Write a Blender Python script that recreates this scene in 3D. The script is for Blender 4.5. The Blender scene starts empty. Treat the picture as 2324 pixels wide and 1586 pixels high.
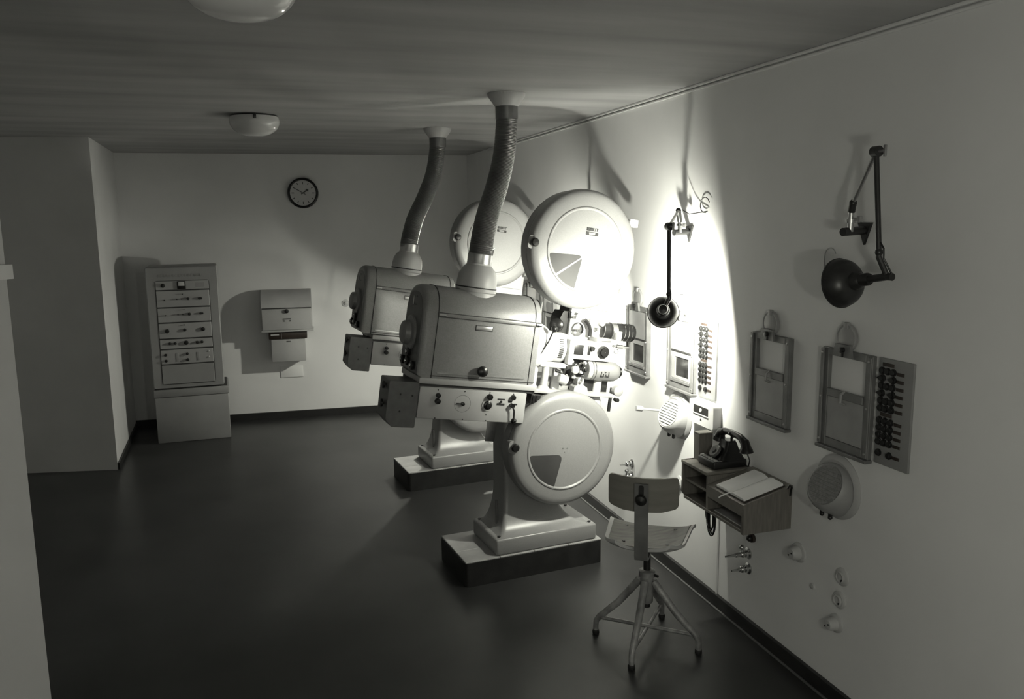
import bpy, bmesh, math, random
from mathutils import Matrix, Vector
random.seed(7)
PI = math.pi
S = bpy.context.scene
C = S.collection

# ------------------------------------------------------------------ camera
cd = bpy.data.cameras.new('camera')
cam = bpy.data.objects.new('camera', cd)
C.objects.link(cam)
cd.sensor_width = 36.0
cd.lens = 36.0 * 1856.12 / 2324.0
cd.clip_start = 0.05
r = Vector((0.95233, -0.30489, -0.01064)); u = Vector((0.05753, 0.14524, 0.98772)); f = Vector((0.2996, 0.94125, -0.15586))
m = Matrix(((r.x, u.x, -f.x, -2.0), (r.y, u.y, -f.y, 0.0), (r.z, u.z, -f.z, 1.8), (0, 0, 0, 1)))
cam.matrix_world = m
S.camera = cam

# ------------------------------------------------------------------ world, lights, exposure
w = bpy.data.worlds.new('world'); S.world = w
w.use_nodes = True
w.node_tree.nodes['Background'].inputs['Color'].default_value = (0.5, 0.5, 0.46, 1)
w.node_tree.nodes['Background'].inputs['Strength'].default_value = 0.01
TINT = (1.0, 0.998, 0.865)
ld = bpy.data.lights.new('stand_lamp', 'POINT')
ld.energy = 23; ld.color = TINT; ld.shadow_soft_size = 0.06
lo = bpy.data.objects.new('stand_lamp', ld); C.objects.link(lo)
lo.location = (-1.2, 0.15, 1.5)
# added unseen fill light turned to the side and rear walls: soft bounced room light
ad = bpy.data.lights.new('bounce_fill', 'AREA'); ad.shape = 'DISK'; ad.size = 0.5; ad.energy = 60; ad.color = TINT
ao = bpy.data.objects.new('bounce_fill', ad); C.objects.link(ao)
ao.location = (-1.9, -1.9, 0.9); ao.rotation_euler = (0, math.radians(90), math.radians(25))
BULB = 3500.0
vs = S.view_settings
vs.view_transform = 'Standard'; vs.look = 'None'; vs.exposure = 0.0; vs.gamma = 1.0
vs.use_curve_mapping = False

# ------------------------------------------------------------------ materials
MATS = {}
def mat(name, col, rough=0.5, metal=0.0, var=0.12, scale=8.0, bump=0.0, bscale=200.0, stretch=(1, 1, 1), spec=0.5, emit=0.0):
    if name in MATS: return MATS[name]
    mt = bpy.data.materials.new(name); mt.use_nodes = True
    nt = mt.node_tree; b = nt.nodes['Principled BSDF']
    if not isinstance(col, tuple): col = (col, col, col)
    tc = nt.nodes.new('ShaderNodeTexCoord'); mp = nt.nodes.new('ShaderNodeMapping')
    nt.links.new(tc.outputs['Object'], mp.inputs['Vector']); mp.inputs['Scale'].default_value = stretch
    nz = nt.nodes.new('ShaderNodeTexNoise'); nz.inputs['Scale'].default_value = scale; nz.inputs['Detail'].default_value = 6
    nt.links.new(mp.outputs['Vector'], nz.inputs['Vector'])
    rp = nt.nodes.new('ShaderNodeValToRGB')
    rp.color_ramp.elements[0].position = 0.3; rp.color_ramp.elements[1].position = 0.7
    rp.color_ramp.elements[0].color = tuple(c * (1 - var) for c in col) + (1,)
    rp.color_ramp.elements[1].color = tuple(min(1, c * (1 + var)) for c in col) + (1,)
    nt.links.new(nz.outputs['Fac'], rp.inputs['Fac'])
    nt.links.new(rp.outputs['Color'], b.inputs['Base Color'])
    b.inputs['Roughness'].default_value = rough; b.inputs['Metallic'].default_value = metal
    b.inputs['Specular IOR Level'].default_value = spec
    if bump > 0:
        n2 = nt.nodes.new('ShaderNodeTexNoise'); n2.inputs['Scale'].default_value = bscale; n2.inputs['Detail'].default_value = 3
        nt.links.new(tc.outputs['Object'], n2.inputs['Vector'])
        bp = nt.nodes.new('ShaderNodeBump'); bp.inputs['Strength'].default_value = bump; bp.inputs['Distance'].default_value = 0.002
        nt.links.new(n2.outputs['Fac'], bp.inputs['Height']); nt.links.new(bp.outputs['Normal'], b.inputs['Normal'])
    if emit > 0:
        b.inputs['Emission Color'].default_value = TINT + (1,); b.inputs['Emission Strength'].default_value = emit
    MATS[name] = mt
    return mt

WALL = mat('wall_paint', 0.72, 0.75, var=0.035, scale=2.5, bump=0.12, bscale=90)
WALLD = mat('wall_paint_shaded', 0.58, 0.75, var=0.05, scale=2.5, bump=0.12, bscale=90)  # darker copy of the wall paint, side-wall shade put into the colour
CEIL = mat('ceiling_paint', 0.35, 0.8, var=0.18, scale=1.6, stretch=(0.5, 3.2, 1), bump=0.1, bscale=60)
FLOOR = mat('linoleum', 0.03, 0.36, var=0.35, scale=2.2, bump=0.05, bscale=300)
BASEB = mat('baseboard_paint', 0.016, 0.45, var=0.2)
STRIP = mat('shoe_strip', 0.12, 0.5)
HAMMER = mat('hammertone_grey', 0.23, 0.42, metal=0.1, var=0.10, scale=160, bump=0.10, bscale=420)
COVER = mat('silver_enamel', 0.27, 0.36, metal=0.12, var=0.05, scale=190, bump=0.08, bscale=420)
PANEL = mat('light_grey_enamel', 0.42, 0.42, var=0.06, scale=6)
DKBOX = mat('dark_grey_enamel', 0.10, 0.42, var=0.15, scale=30)
BLACK = mat('black_bakelite', 0.012, 0.28, var=0.2)
BLACKM = mat('black_japan', 0.02, 0.35, var=0.3, scale=30)
WHITE = mat('white_enamel', 0.56, 0.35, var=0.04)
CHROME = mat('polished_chrome', 0.6, 0.18, metal=1.0, var=0.08)
STEEL = mat('dull_steel', 0.42, 0.36, metal=0.85, var=0.15, scale=25)
SEAM = mat('seam_shadow_rubber', 0.03, 0.6)
DUCT = mat('flexible_steel_duct', 0.13, 0.42, metal=0.55, var=0.2, scale=12)
CAPM = mat('cap_grey', 0.42, 0.4, var=0.05)
PANE = mat('window_celluloid', 0.05, 0.5, var=0.12, scale=9, spec=0.2)
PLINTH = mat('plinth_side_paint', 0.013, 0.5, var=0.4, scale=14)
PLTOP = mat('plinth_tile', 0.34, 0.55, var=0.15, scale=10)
RACK = mat('rack_grey', 0.28, 0.45, var=0.06, scale=6)
RACKP = mat('rack_panel', 0.34, 0.42, var=0.05, scale=6)
CABG = mat('cabinet_grey', 0.38, 0.45, var=0.07, scale=7)
DKRED = mat('dark_brown_bakelite', (0.03, 0.022, 0.018), 0.35, var=0.3)
FACE = mat('clock_dial', 0.50, 0.4, var=0.03)
PORT = mat('port_iron', 0.18, 0.5, metal=0.2, var=0.18, scale=18)
PORTL = mat('shutter_plate', 0.31, 0.48, metal=0.1, var=0.12, scale=10)
GLASS = mat('port_glass', 0.03, 0.08, var=0.8, scale=14)
SWP = mat('switch_plate', 0.24, 0.5, var=0.06)
MILK = mat('milk_glass', 0.62, 0.12, var=0.02)
OFFW = mat('porcelain_white', 0.47, 0.28, var=0.03)
SPKF = mat('speaker_cream', 0.50, 0.4, var=0.05)
SPKD = mat('speaker_grey', 0.29, 0.45, var=0.1)
SPKR = mat('speaker_ring_paint', 0.40, 0.8, var=0.03)
GRILL = mat('grille_cloth', 0.21, 0.7, var=0.25, scale=120)
SPKW = mat('speaker_white', 0.40, 0.45, var=0.03)
GRILW = mat('grille_white', 0.42, 0.5, var=0.08, scale=60)
WOOD = mat('dark_wood', (0.17, 0.16, 0.145), 0.45, var=0.2, scale=12, stretch=(8, 1.0, 1.0))
WOODT = mat('worn_top', (0.20, 0.19, 0.17), 0.5, var=0.25, scale=10, stretch=(1, 5, 1))
PAPER = mat('paper', 0.88, 0.8, var=0.05, scale=5)
INK = mat('ruled_ink', 0.36, 0.8)
PLY = mat('seat_plywood', (0.075, 0.072, 0.064), 0.5, var=0.55, scale=7, stretch=(2.2, 9, 1), bump=0.1, bscale=60)
PLYE = mat('seat_rim_lit', 0.55, 0.45, var=0.1)  # pale colour paints in the lamp light caught on the seat lip
PLYB = mat('backrest_ply', (0.22, 0.212, 0.192), 0.42, var=0.12, scale=6, stretch=(1, 1, 6))
CHP = mat('chair_paint', 0.30, 0.4, metal=0.2, var=0.45, scale=22)
STRAP = mat('chair_strap', 0.17, 0.45, var=0.2, scale=12)
RUBBER = mat('rubber', 0.02, 0.6)
REFL = mat('lamp_inner_white', 0.75, 0.4, var=0.02)
LETTER = mat('sign_ink', 0.02, 0.6)

# ------------------------------------------------------------------ mesh helpers
class MB:
    def __init__(self): self.v = []; self.f = []
    def add(self, vs, fs):
        n = len(self.v); self.v += [tuple(p) for p in vs]; self.f += [tuple(i + n for i in q) for q in fs]; return self
    def box(self, lo, hi, bev=0.0, seg=2, M=None):
        bm = bmesh.new(); bmesh.ops.create_cube(bm, size=1.0)
        for v in bm.verts:
            v.co = Vector([(lo[k] + hi[k]) / 2 + v.co[k] * (hi[k] - lo[k]) for k in range(3)])
        if bev > 0: bmesh.ops.bevel(bm, geom=bm.edges[:], offset=bev, segments=seg, profile=0.5, affect='EDGES')
        return self.frombm(bm, M)
    def frombm(self, bm, M=None):
        bm.verts.index_update()
        vs = [(M @ v.co if M else v.co.copy()) for v in bm.verts]
        fs = [[v.index for v in q.verts] for q in bm.faces]
        bm.free(); return self.add(vs, fs)
    def lathe(self, prof, o=(0, 0, 0), axis=(0, 0, 1), n=32, cap0=True, cap1=True, wob=None):
        o = Vector(o); z = Vector(axis).normalized()
        x = z.orthogonal().normalized(); y = z.cross(x)
        vs = []; fs = []
        for (rr, h) in prof:
            for k in range(n):
                a = 2 * PI * k / n
                q = rr * (wob(k, rr) if wob else 1.0)
                vs.append(o + z * h + (x * math.cos(a) + y * math.sin(a)) * q)
        for i in range(len(prof) - 1):
            for k in range(n):
                fs.append((i * n + k, i * n + (k + 1) % n, (i + 1) * n + (k + 1) % n, (i + 1) * n + k))
        if cap0 and prof[0][0] > 1e-5: fs.append(tuple(range(n))[::-1])
        if cap1 and prof[-1][0] > 1e-5: fs.append(tuple((len(prof) - 1) * n + k for k in range(n)))
        return self.add(vs, fs)
    def cyl(self, p, q, r0, r1=None, n=16, bev=0.0):
        p = Vector(p); q = Vector(q); r1 = r0 if r1 is None else r1
        L = (q - p).length
        pr = [(r0, 0), (r1, L)]
        if bev > 0: pr = [(r0 - bev, 0), (r0, bev), (r1, L - bev), (r1 - bev, L)]
        return self.lathe(pr, p, q - p, n)
    def sphere(self, c, rad, n=16, sc=(1, 1, 1)):
        m = n // 2; vs = [(c[0], c[1], c[2] + rad * sc[2])]; fs = []
        for i in range(1, m):
            t = PI * i / m
            for k in range(n):
                a = 2 * PI * k / n
                vs.append((c[0] + rad * sc[0] * math.sin(t) * math.cos(a), c[1] + rad * sc[1] * math.sin(t) * math.sin(a), c[2] + rad * sc[2] * math.cos(t)))
        vs.append((c[0], c[1], c[2] - rad * sc[2])); last = len(vs) - 1
        for k in range(n):
            fs.append((0, 1 + k, 1 + (k + 1) % n)); fs.append((last, last - n + (k + 1) % n, last - n + k))
        for i in range(m - 2):
            for k in range(n):
                a0 = 1 + i * n; fs.append((a0 + k, a0 + n + k, a0 + n + (k + 1) % n, a0 + (k + 1) % n))
        return self.add(vs, fs)
    def tube(self, pts, rad, n=10, radf=None, closed=False):
        pts = [Vector(p) for p in pts]; N = len(pts); vs = []; fs = []
        ref = None
        for i, p in enumerate(pts):
            a = pts[(i - 1) % N] if (closed or i > 0) else pts[0]
            b = pts[(i + 1) % N] if (closed or i < N - 1) else pts[-1]
            t = (b - a).normalized()
            if ref is None: ref = t.orthogonal().normalized()
            ref = (ref - t * ref.dot(t)).normalized(); bi = t.cross(ref)
            rr = radf(i) if radf else rad
            for k in range(n):
                an = 2 * PI * k / n; vs.append(p + (ref * math.cos(an) + bi * math.sin(an)) * rr)
        M = N if closed else N - 1
        for i in range(M):
            j = (i + 1) % N
            for k in range(n): fs.append((i * n + k, i * n + (k + 1) % n, j * n + (k + 1) % n, j * n + k))
        if not closed:
            fs.append(tuple(range(n))[::-1]); fs.append(tuple((N - 1) * n + k for k in range(n)))
        return self.add(vs, fs)
    def prism(self, poly, fn, t0, t1):
        n = len(poly); vs = [fn(p[0], p[1], t0) for p in poly] + [fn(p[0], p[1], t1) for p in poly]
        fs = [tuple(range(n)), tuple(range(n, 2 * n))[::-1]] + [(k, (k + 1) % n, n + (k + 1) % n, n + k) for k in range(n)]
        return self.add(vs, fs)
    def loft(self, rings, cap=True):
        n = len(rings[0]); vs = [p for rg in rings for p in rg]; fs = []
        for i in range(len(rings) - 1):
            for k in range(n): fs.append((i * n + k, i * n + (k + 1) % n, (i + 1) * n + (k + 1) % n, (i + 1) * n + k))
        if cap: fs.append(tuple(range(n))[::-1]); fs.append(tuple((len(rings) - 1) * n + k for k in range(n)))
        return self.add(vs, fs)
    def build(self, name, m, parent=None, loc=None, angle=35):
        me = bpy.data.meshes.new(name); me.from_pydata(self.v, [], self.f); me.validate()
        bm = bmesh.new(); bm.from_mesh(me); bmesh.ops.recalc_face_normals(bm, faces=bm.faces[:]); bm.to_mesh(me); bm.free()
        me.shade_smooth(); me.set_sharp_from_angle(angle=math.radians(angle))
        me.materials.append(m)
        o = bpy.data.objects.new(name, me); C.objects.link(o)
        if parent is not None: o.parent = parent
        if loc is not None: o.location = loc
        return o

def tag(o, label=None, cat=None, group=None, kind=None):
    if label: o['label'] = label
    if cat: o['category'] = cat
    if group: o['group'] = group
    if kind: o['kind'] = kind
    return o
def thing(name, label, cat, loc=(0, 0, 0), rz=0.0, group=None):
    o = bpy.data.objects.new(name, None); C.objects.link(o); o.empty_display_size = 0.1
    o.location = loc; o.rotation_euler = (0, 0, rz)
    return tag(o, label, cat, group)
def part(o, name, mesh, m, tilt=None, label=None):
    p = mesh.build(name, m, o)
    if tilt is not None: p.matrix_local = tilt
    if label: p['label'] = label
    return p
def share(src, parent, loc, rz=None):
    c = src.copy(); C.objects.link(c); c.parent = parent; c.location = loc
    return c
def copy_tree(o, parent=None):
    c = o.copy(); C.objects.link(c)
    if parent is not None: c.parent = parent
    for ch in list(o.children): copy_tree(ch, c)
    return c
def struct(name, mb, m): return tag(mb.build(name, m), kind='structure')
def round_poly(poly, rad, n=6):
    out = []
    for i in range(len(poly)):
        p0 = Vector(poly[i - 1]); p1 = Vector(poly[i]); p2 = Vector(poly[(i + 1) % len(poly)])
        d0 = (p0 - p1).normalized(); d2 = (p2 - p1).normalized()
        ang = d0.angle(d2); L = min(rad / math.tan(ang / 2), (p0 - p1).length * 0.45, (p2 - p1).length * 0.45)
        a = p1 + d0 * L; b = p1 + d2 * L
        for k in range(n + 1):
            t = k / n; q = a * (1 - t) ** 2 + p1 * 2 * t * (1 - t) + b * t * t; out.append((q.x, q.y))
    return out
def rect(w, h, rad=0.0, n=5):
    p = [(-w / 2, -h / 2), (w / 2, -h / 2), (w / 2, h / 2), (-w / 2, h / 2)]
    return round_poly(p, rad, n) if rad > 0 else p

# ------------------------------------------------------------------ room shell
H = 2.406
struct('floor', MB().box((-4.6, -4.6, -0.1), (0.15, 8.3, 0.0)), FLOOR)
struct('ceiling', MB().box((-4.6, -4.6, H), (0.15, 8.3, H + 0.1)), CEIL)
struct('wall_right', MB().box((0.0, -4.6, 0.0), (0.15, 8.2, H)), WALL)
def quad_wall(name, poly, m, h0=0.0, h1=H):
    return struct(name, MB().prism(poly, lambda x, y, t: (x, y, t), h0, h1), m)
FWY = lambda x: 7.625 - 0.068 * x
quad_wall('wall_far', [(0.0, FWY(0)), (-4.6, FWY(-4.6)), (-4.6, 8.25), (0.0, 8.25)], WALL)
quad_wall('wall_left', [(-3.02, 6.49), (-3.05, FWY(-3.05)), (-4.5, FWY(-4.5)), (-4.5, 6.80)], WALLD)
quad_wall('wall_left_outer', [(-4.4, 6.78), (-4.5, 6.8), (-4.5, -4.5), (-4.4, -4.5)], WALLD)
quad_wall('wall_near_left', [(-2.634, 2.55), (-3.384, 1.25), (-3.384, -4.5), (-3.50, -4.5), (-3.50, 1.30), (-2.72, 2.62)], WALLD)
quad_wall('wall_back', [(0.0, -4.5), (-4.5, -4.5), (-4.5, -4.6), (0.0, -4.6)], WALL)
# rail on the near-left wall
t = Vector((-0.5, -0.866, 0)); nrm = Vector((0.866, -0.5, 0)); o0 = Vector((-2.634, 2.55, 0))
mb = MB()
pts = [o0 - t * 0.008 + nrm * 0.016, o0 + t * 1.2 + nrm * 0.016, o0 + t * 1.2, o0 - t * 0.008]
mb.prism([(p.x, p.y) for p in pts], lambda x, y, z: (x, y, z), 1.657, 1.696)
struct('trim_1', mb, WALL)
# baseboards
struct('baseboard_right', MB().box((-0.018, -4.5, 0.0), (0.0, FWY(0), 0.064), 0.003), BASEB)
struct('trim_2', MB().box((-0.028, -4.5, 0.0), (-0.018, FWY(0) - 0.02, 0.007), 0.002), STRIP)
def strip_along(name, a, b, th, h, m):
    a = Vector(a); b = Vector(b); d = (b - a).normalized(); n = Vector((d.y, -d.x))
    poly = [tuple(a), tuple(b), tuple(b + n * th), tuple(a + n * th)]
    return struct(name, MB().prism(poly, lambda x, y, z: (x, y, z), 0.0, h), m)
strip_along('baseboard_far', (-3.05, FWY(-3.05)), (-0.018, FWY(-0.018)), 0.02, 0.066, BASEB)
strip_along('baseboard_left', (-3.019, 6.49), (-3.049, FWY(-3.05)), 0.014, 0.05, BASEB)
# ceiling mouldings along the right wall: two slim beads
struct('trim_3', MB().box((-0.016, -4.5, H - 0.012), (0.0, 6.85, H), 0.003), WALL)
struct('trim_4', MB().box((-0.011, -4.5, H - 0.027), (0.0, 6.85, H - 0.018), 0.002), WALL)
struct('trim_5', MB().box((-0.010, 6.85, 0.064), (0.0, 6.875, H - 0.001), 0.003), WALL)

# ------------------------------------------------------------------ projector
HT = Matrix.Translation((0, 0, 1.05)) @ Matrix.Rotation(math.radians(8.8), 4, 'Y')
VC = 0.16
def letter_marks(mb, x0, x1, y0, y1, fn, t0, t1, n, seed):
    rnd = random.Random(seed); wdt = (x1 - x0) / n
    for i in range(n):
        a = x0 + i * wdt; h = y1 - y0; sw = wdt * 0.24
        bars = [(a + wdt * 0.1, y0, a + wdt * 0.1 + sw, y1)]
        if rnd.random() < .6: bars.append((a + wdt * 0.1, y1 - h * .22, a + wdt * .8, y1))
        if rnd.random() < .6: bars.append((a + wdt * 0.1, y0, a + wdt * .8, y0 + h * .22))
        if rnd.random() < .5: bars.append((a + wdt * 0.6, y0, a + wdt * .6 + sw, y1))
        for (p, q, s, v) in bars: mb.prism([(p, q), (s, q), (s, v), (p, v)], fn, t0, t1)
    return mb

def build_projector():
    P = thing('film_projector', 'silver-grey film projector standing beside the swivel chair and reading lamp', 'projector', (-1.071, 3.717, 0.0), math.radians(5.3))
    # --- pedestal
    z0 = 0.13
    part(P, 'base', MB().box((0.172, 0.012, z0), (0.742, 0.352, 0.216), 0.012, 3), COVER)
    for bu, bv in ((0.20, 0.045), (0.715, 0.045), (0.20, 0.325), (0.715, 0.325)):
        part(P, 'anchor_bolt', MB().cyl((bu, bv, 0.214), (bu, bv, 0.222), 0.009, n=6), SEAM)
    mb = MB(); rings = []
    for i in range(15):
        s = i / 14; fl = 1 - math.sqrt(max(0.0, 1 - (1 - s) ** 2))
        u0 = 0.268 - 0.072 * fl; u1 = 0.545 + 0.17 * fl; v0 = 0.125 - 0.108 * fl; v1 = 0.30 + 0.045 * fl
        z = 0.214 + 0.235 * s
        rp = round_poly([(u0, v0), (u1, v0), (u1, v1), (u0, v1)], 0.02 + 0.006 * s, 5)
        rings.append([(a, b, z) for a, b in rp])
    rings.append([(a, b, 1.0) for a, b, z in rings[-1]])
    mb.loft(rings); part(P, 'pedestal', mb, COVER)
    part(P, 'pedestal_pipe', MB().tube([(0.235, 0.16, 0.245), (0.235, 0.16, 0.37)], 0.008, 8), DKBOX)  # slim dark conduit pipe beside the pedestal column
    # --- spool boxes
    def spool(name, ac, bc, mark):
        cov = MB().lathe([(0.2965, -0.004), (0.298, 0.006), (0.297, 0.022), (0.290, 0.037), (0.276, 0.046), (0.255, 0.0485), (0.213, 0.0485), (0.208, 0.0525), (0.203, 0.0525), (0.196, 0.0475), (0.0, 0.0475)],
                         (ac, 0.05, bc), (0, -1, 0), 72)
        sp = part(P, name, MB().lathe([(0.0, -0.085), (0.285, -0.085), (0.294, -0.078), (0.294, -0.013), (0.0, -0.013)], (ac, 0.05, bc), (0, -1, 0), 64), COVER, HT)
        c = part(sp, 'cover', cov, COVER)
        part(sp, 'gasket', MB().lathe([(0.2, -0.0135), (0.2925, -0.0135), (0.2925, -0.003), (0.2, -0.003)], (ac, 0.05, bc), (0, -1, 0), 64), SEAM)
        R = 0.297
        ct, st = math.cos(math.radians(8.8)), math.sin(math.radians(8.8))
        def hd(x, y): return (ac + R * (x * ct - y * st), bc + R * (x * st + y * ct))
        poly = [(-0.665, -0.03), (-0.66, -0.15), (-0.60, -0.32), (-0.46, -0.50), (-0.29, -0.655), (-0.21, -0.64), (-0.04, -0.09)]
        poly = round_poly([hd(*q) for q in poly], 0.028, 5)
        part(c, 'window', MB().prism(poly, lambda x, y, tt: (x, tt, y), 0.0015, 0.004), PANE)
        if mark:
            p0, p1 = hd(-0.56, -0.40), hd(-0.05, -0.12)
            d = Vector((p1[0] - p0[0], p1[1] - p0[1])).normalized(); n2 = Vector((-d.y, d.x)) * 0.005
            part(c, 'reel_spoke', MB().prism([(p0[0] - n2.x, p0[1] - n2.y), (p1[0] - n2.x * .5, p1[1] - n2.y * .5), (p1[0] + n2.x * .5, p1[1] + n2.y * .5), (p0[0] + n2.x, p0[1] + n2.y)], lambda x, y, tt: (x, tt, y), 0.0003, 0.0016), WHITE)
            ba, bb = hd(0.13, 0.30)
            bd = MB()
            fn = lambda x, y, tt: (ba + x, tt, bb + y)
            bd.prism(round_poly([(-0.034, -0.020), (-0.016, -0.020), (-0.020, -0.004), (-0.034, -0.004)], 0.004), fn, 0.0, 0.003)
            bd.prism(round_poly([(0.034, -0.020), (0.018, -0.020), (0.020, -0.004), (0.034, -0.004)], 0.004), fn, 0.0, 0.003)
            bd.prism([(-0.02, -0.0195), (0.02, -0.0195), (0.02, -0.0175), (-0.02, -0.0175)], fn, 0.0, 0.003)
            bd.prism([(-0.022, -0.006), (0.022, -0.006), (0.022, -0.004), (-0.022, -0.004)], fn, 0.0, 0.003)
            letter_marks(bd, -0.033, 0.034, 0.002, 0.017, fn, 0.0, 0.003, 7, 3)
            part(c, 'badge', bd, LETTER, label='small dark maker badge')
        lug = MB().prism(round_poly([(-R - 0.012, -0.03), (-R + 0.045, -0.036), (-R + 0.05, 0.036), (-R - 0.012, 0.03)], 0.018), lambda x, y, tt: (ac + x, tt, bc + y), 0.012, 0.05)
        part(c, 'latch_lug', lug, COVER)
        part(c, 'latch_knob', MB().lathe([(0.019, 0), (0.021, 0.004), (0.021, 0.018), (0.016, 0.024), (0, 0.025)], (ac - R + 0.018, 0.012, bc), (0, -1, 0), 24), BLACK)
        return sp
    up = spool('upper_spool_box', 0.565, 0.697, True)
    lw = spool('lower_spool_box', 0.607, -0.318, False)
    for (a, b) in ((0.868, 0.87), (0.872, 0.52)):
        part(up, 'hinge', MB().box((a - 0.03, 0.07, b - 0.02), (a + 0.02, 0.1, b + 0.02), 0.003), WHITE)
    cdot = MB()
    for k in range(3):
        an = 0.6 + k * 2.1; cdot.cyl((0.607 + 0.014 * math.cos(an), 0.0035, -0.318 + 0.014 * math.sin(an)), (0.607 + 0.014 * math.cos(an), 0.0005, -0.318 + 0.014 * math.sin(an)), 0.003, n=8)
    part(lw, 'rivet', cdot, STEEL)
    # --- lamphouse
    def sec(k, a, grow=0.0):
        hw = 0.15 * k + grow; pts = []
        b0 = 0.19 - 0.19 * k - grow * 0; bs = 0.19 + (0.285 - 0.19) * k; hh = 0.145 * k + grow
        pts.append((a, VC - hw, b0)); pts.append((a, VC - hw, (b0 + bs) / 2))
        for i in range(25):
            th = PI - PI * i / 24
            ce, se = math.cos(th), math.sin(th)
            ex = 0.78
            pts.append((a, VC + hw * math.copysign(abs(ce) ** ex, ce), bs + hh * abs(se) ** ex))
        pts.append((a, VC + hw, (b0 + bs) / 2)); pts.append((a, VC + hw, b0))
        return pts
    mb = MB().loft([sec(0.86, -0.222), sec(0.93, -0.219), sec(0.975, -0.21), sec(1.0, -0.192), sec(1.0, 0.0), sec(1.0, 0.366), sec(0.975, 0.382), sec(0.93, 0.388)])
    L = part(P, 'lamphouse', mb, HAMMER, HT)
    part(L, 'end_plate', MB().loft([sec(0.85, -0.2235), sec(0.85, -0.2215)]), DKBOX)
    for a in (-0.150, 0.352):
        part(L, 'door_seam', MB().tube([p for p in sec(1.0, a, 0.0008)], 0.0022, 6), SEAM)
    part(L, 'hinge_strip', MB().box((-0.150, VC - 0.1555, 0.292), (0.378, VC - 0.146, 0.309), 0.002), HAMMER)
    part(L, 'hinge_gap', MB().box((-0.148, VC - 0.154, 0.309), (0.372, VC - 0.147, 0.3125)), SEAM)
    part(L, 'hinge_gap', MB().box((-0.148, VC - 0.154, 0.2885), (0.372, VC - 0.147, 0.292)), SEAM)
    part(L, 'hinge_cap', MB().cyl((-0.15, VC - 0.152, 0.3005), (-0.115, VC - 0.152, 0.3005), 0.0095, n=10), STEEL)
    part(L, 'hinge_cap', MB().cyl((0.355, VC - 0.152, 0.3005), (0.385, VC - 0.152, 0.3005), 0.0095, n=10), CHROME)
    part(L, 'name_plate', MB().box((0.045, VC - 0.1525, 0.246), (0.128, VC - 0.149, 0.267), 0.001), STEEL)
    fr = MB()
    for lo_, hi_ in (((0.043, 0.244), (0.13, 0.2455)), ((0.043, 0.2675), (0.13, 0.269)), ((0.043, 0.244), (0.0448, 0.269)), ((0.1285, 0.244), (0.13, 0.269))):
        fr.box((lo_[0], VC - 0.1528, lo_[1]), (hi_[0], VC - 0.149, hi_[1]))
    part(L, 'plate_rim', fr, SEAM)
    part(L, 'door_knob', MB().lathe([(0.008, 0), (0.008, 0.012), (0.022, 0.016), (0.027, 0.026), (0.024, 0.038), (0.012, 0.045), (0, 0.046)], (0.096, VC - 0.149, 0.052), (0, -1, 0), 20), BLACK)
    part(L, 'door_lip', MB().box((-0.125, VC - 0.153, 0.024), (0.325, VC - 0.148, 0.029)), STEEL)
    part(L, 'door_gap', MB().box((-0.155, VC - 0.1512, 0.009), (0.385, VC - 0.148, 0.0135)), SEAM)
    # rear dials
    part(L, 'rear_hub', MB().lathe([(0.085, 0), (0.085, 0.012), (0.06, 0.018), (0.055, 0.042), (0.045, 0.048), (0, 0.048)], (-0.222, VC + 0.01, 0.19), (-1, 0, 0), 28), HAMMER)
    for (v, b) in ((0.07, 0.045), (0.155, 0.055), (0.235, 0.05), (0.155, 0.10)):
        k = part(L, 'rear_knob', MB().lathe([(0.02, 0), (0.022, 0.004), (0.022, 0.016), (0.012, 0.02), (0, 0.02)], (-0.222, v, b), (-1, 0, 0), 18), BLACK)
        part(k, 'knob_cap', MB().lathe([(0.009, 0.02), (0.008, 0.024), (0, 0.0245)], (-0.222, v, b), (-1, 0, 0), 14), CHROME)
    part(L, 'rear_handle', MB().tube([(-0.222, 0.13, 0.33), (-0.24, 0.13, 0.33), (-0.24, 0.13, 0.37), (-0.222, 0.13, 0.37)], 0.004, 8), CHROME)
    # chimney
    part(L, 'chimney_cap', MB().lathe([(0.11, 0.400), (0.108, 0.420), (0.102, 0.424), (0.100, 0.435), (0.099, 0.438), (0.099, 0.47), (0.094, 0.505), (0.082, 0.532), (0.067, 0.548), (0.062, 0.553), (0.062, 0.56)], (0.076, VC, 0), (0, 0, 1), 40), CAPM)
    part(L, 'cap_ring', MB().lathe([(0.1005, 0.440), (0.102, 0.443), (0.1005, 0.446)], (0.076, VC, 0), (0, 0, 1), 40, False, False), SEAM)
    part(L, 'chimney_sleeve', MB().lathe([(0.0595, 0.555), (0.0605, 0.558), (0.0605, 0.606), (0.058, 0.609)], (0.076, VC, 0), (0, 0, 1), 32), STEEL)
    # lower rail and control box
    part(P, 'rail', MB().box((-0.206, 0.006, -0.029), (0.405, 0.315, 0.0), 0.004), PANEL, HT)
    part(P, 'rail_gap', MB().box((-0.2, 0.02, -0.044), (0.40, 0.30, -0.028)), SEAM, HT)
    cb = part(P, 'control_box', MB().box((-0.200, 0.0, -0.193), (0.352, 0.24, -0.043), 0.004), PANEL, HT)
    for (a, b, rr, nm) in ((-0.108, -0.078, 0.0115, 'knob'), (-0.108, -0.106, 0.014, 'knob'), (0.155, -0.070, 0.0145, 'knob'), (0.278, -0.066, 0.0125, 'knob')):
        part(cb, nm, MB().lathe([(rr, 0), (rr, 0.014), (rr * .8, 0.019), (0, 0.02)], (a, 0.0, b), (0, -1, 0), 16), BLACK)
    part(cb, 'dial_scale', MB().lathe([(0.0405, 0.0004), (0.041, 0.0008), (0.0415, 0.0004)], (0.02, 0.0, -0.112), (0, -1, 0), 40, False, False), SEAM)
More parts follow.
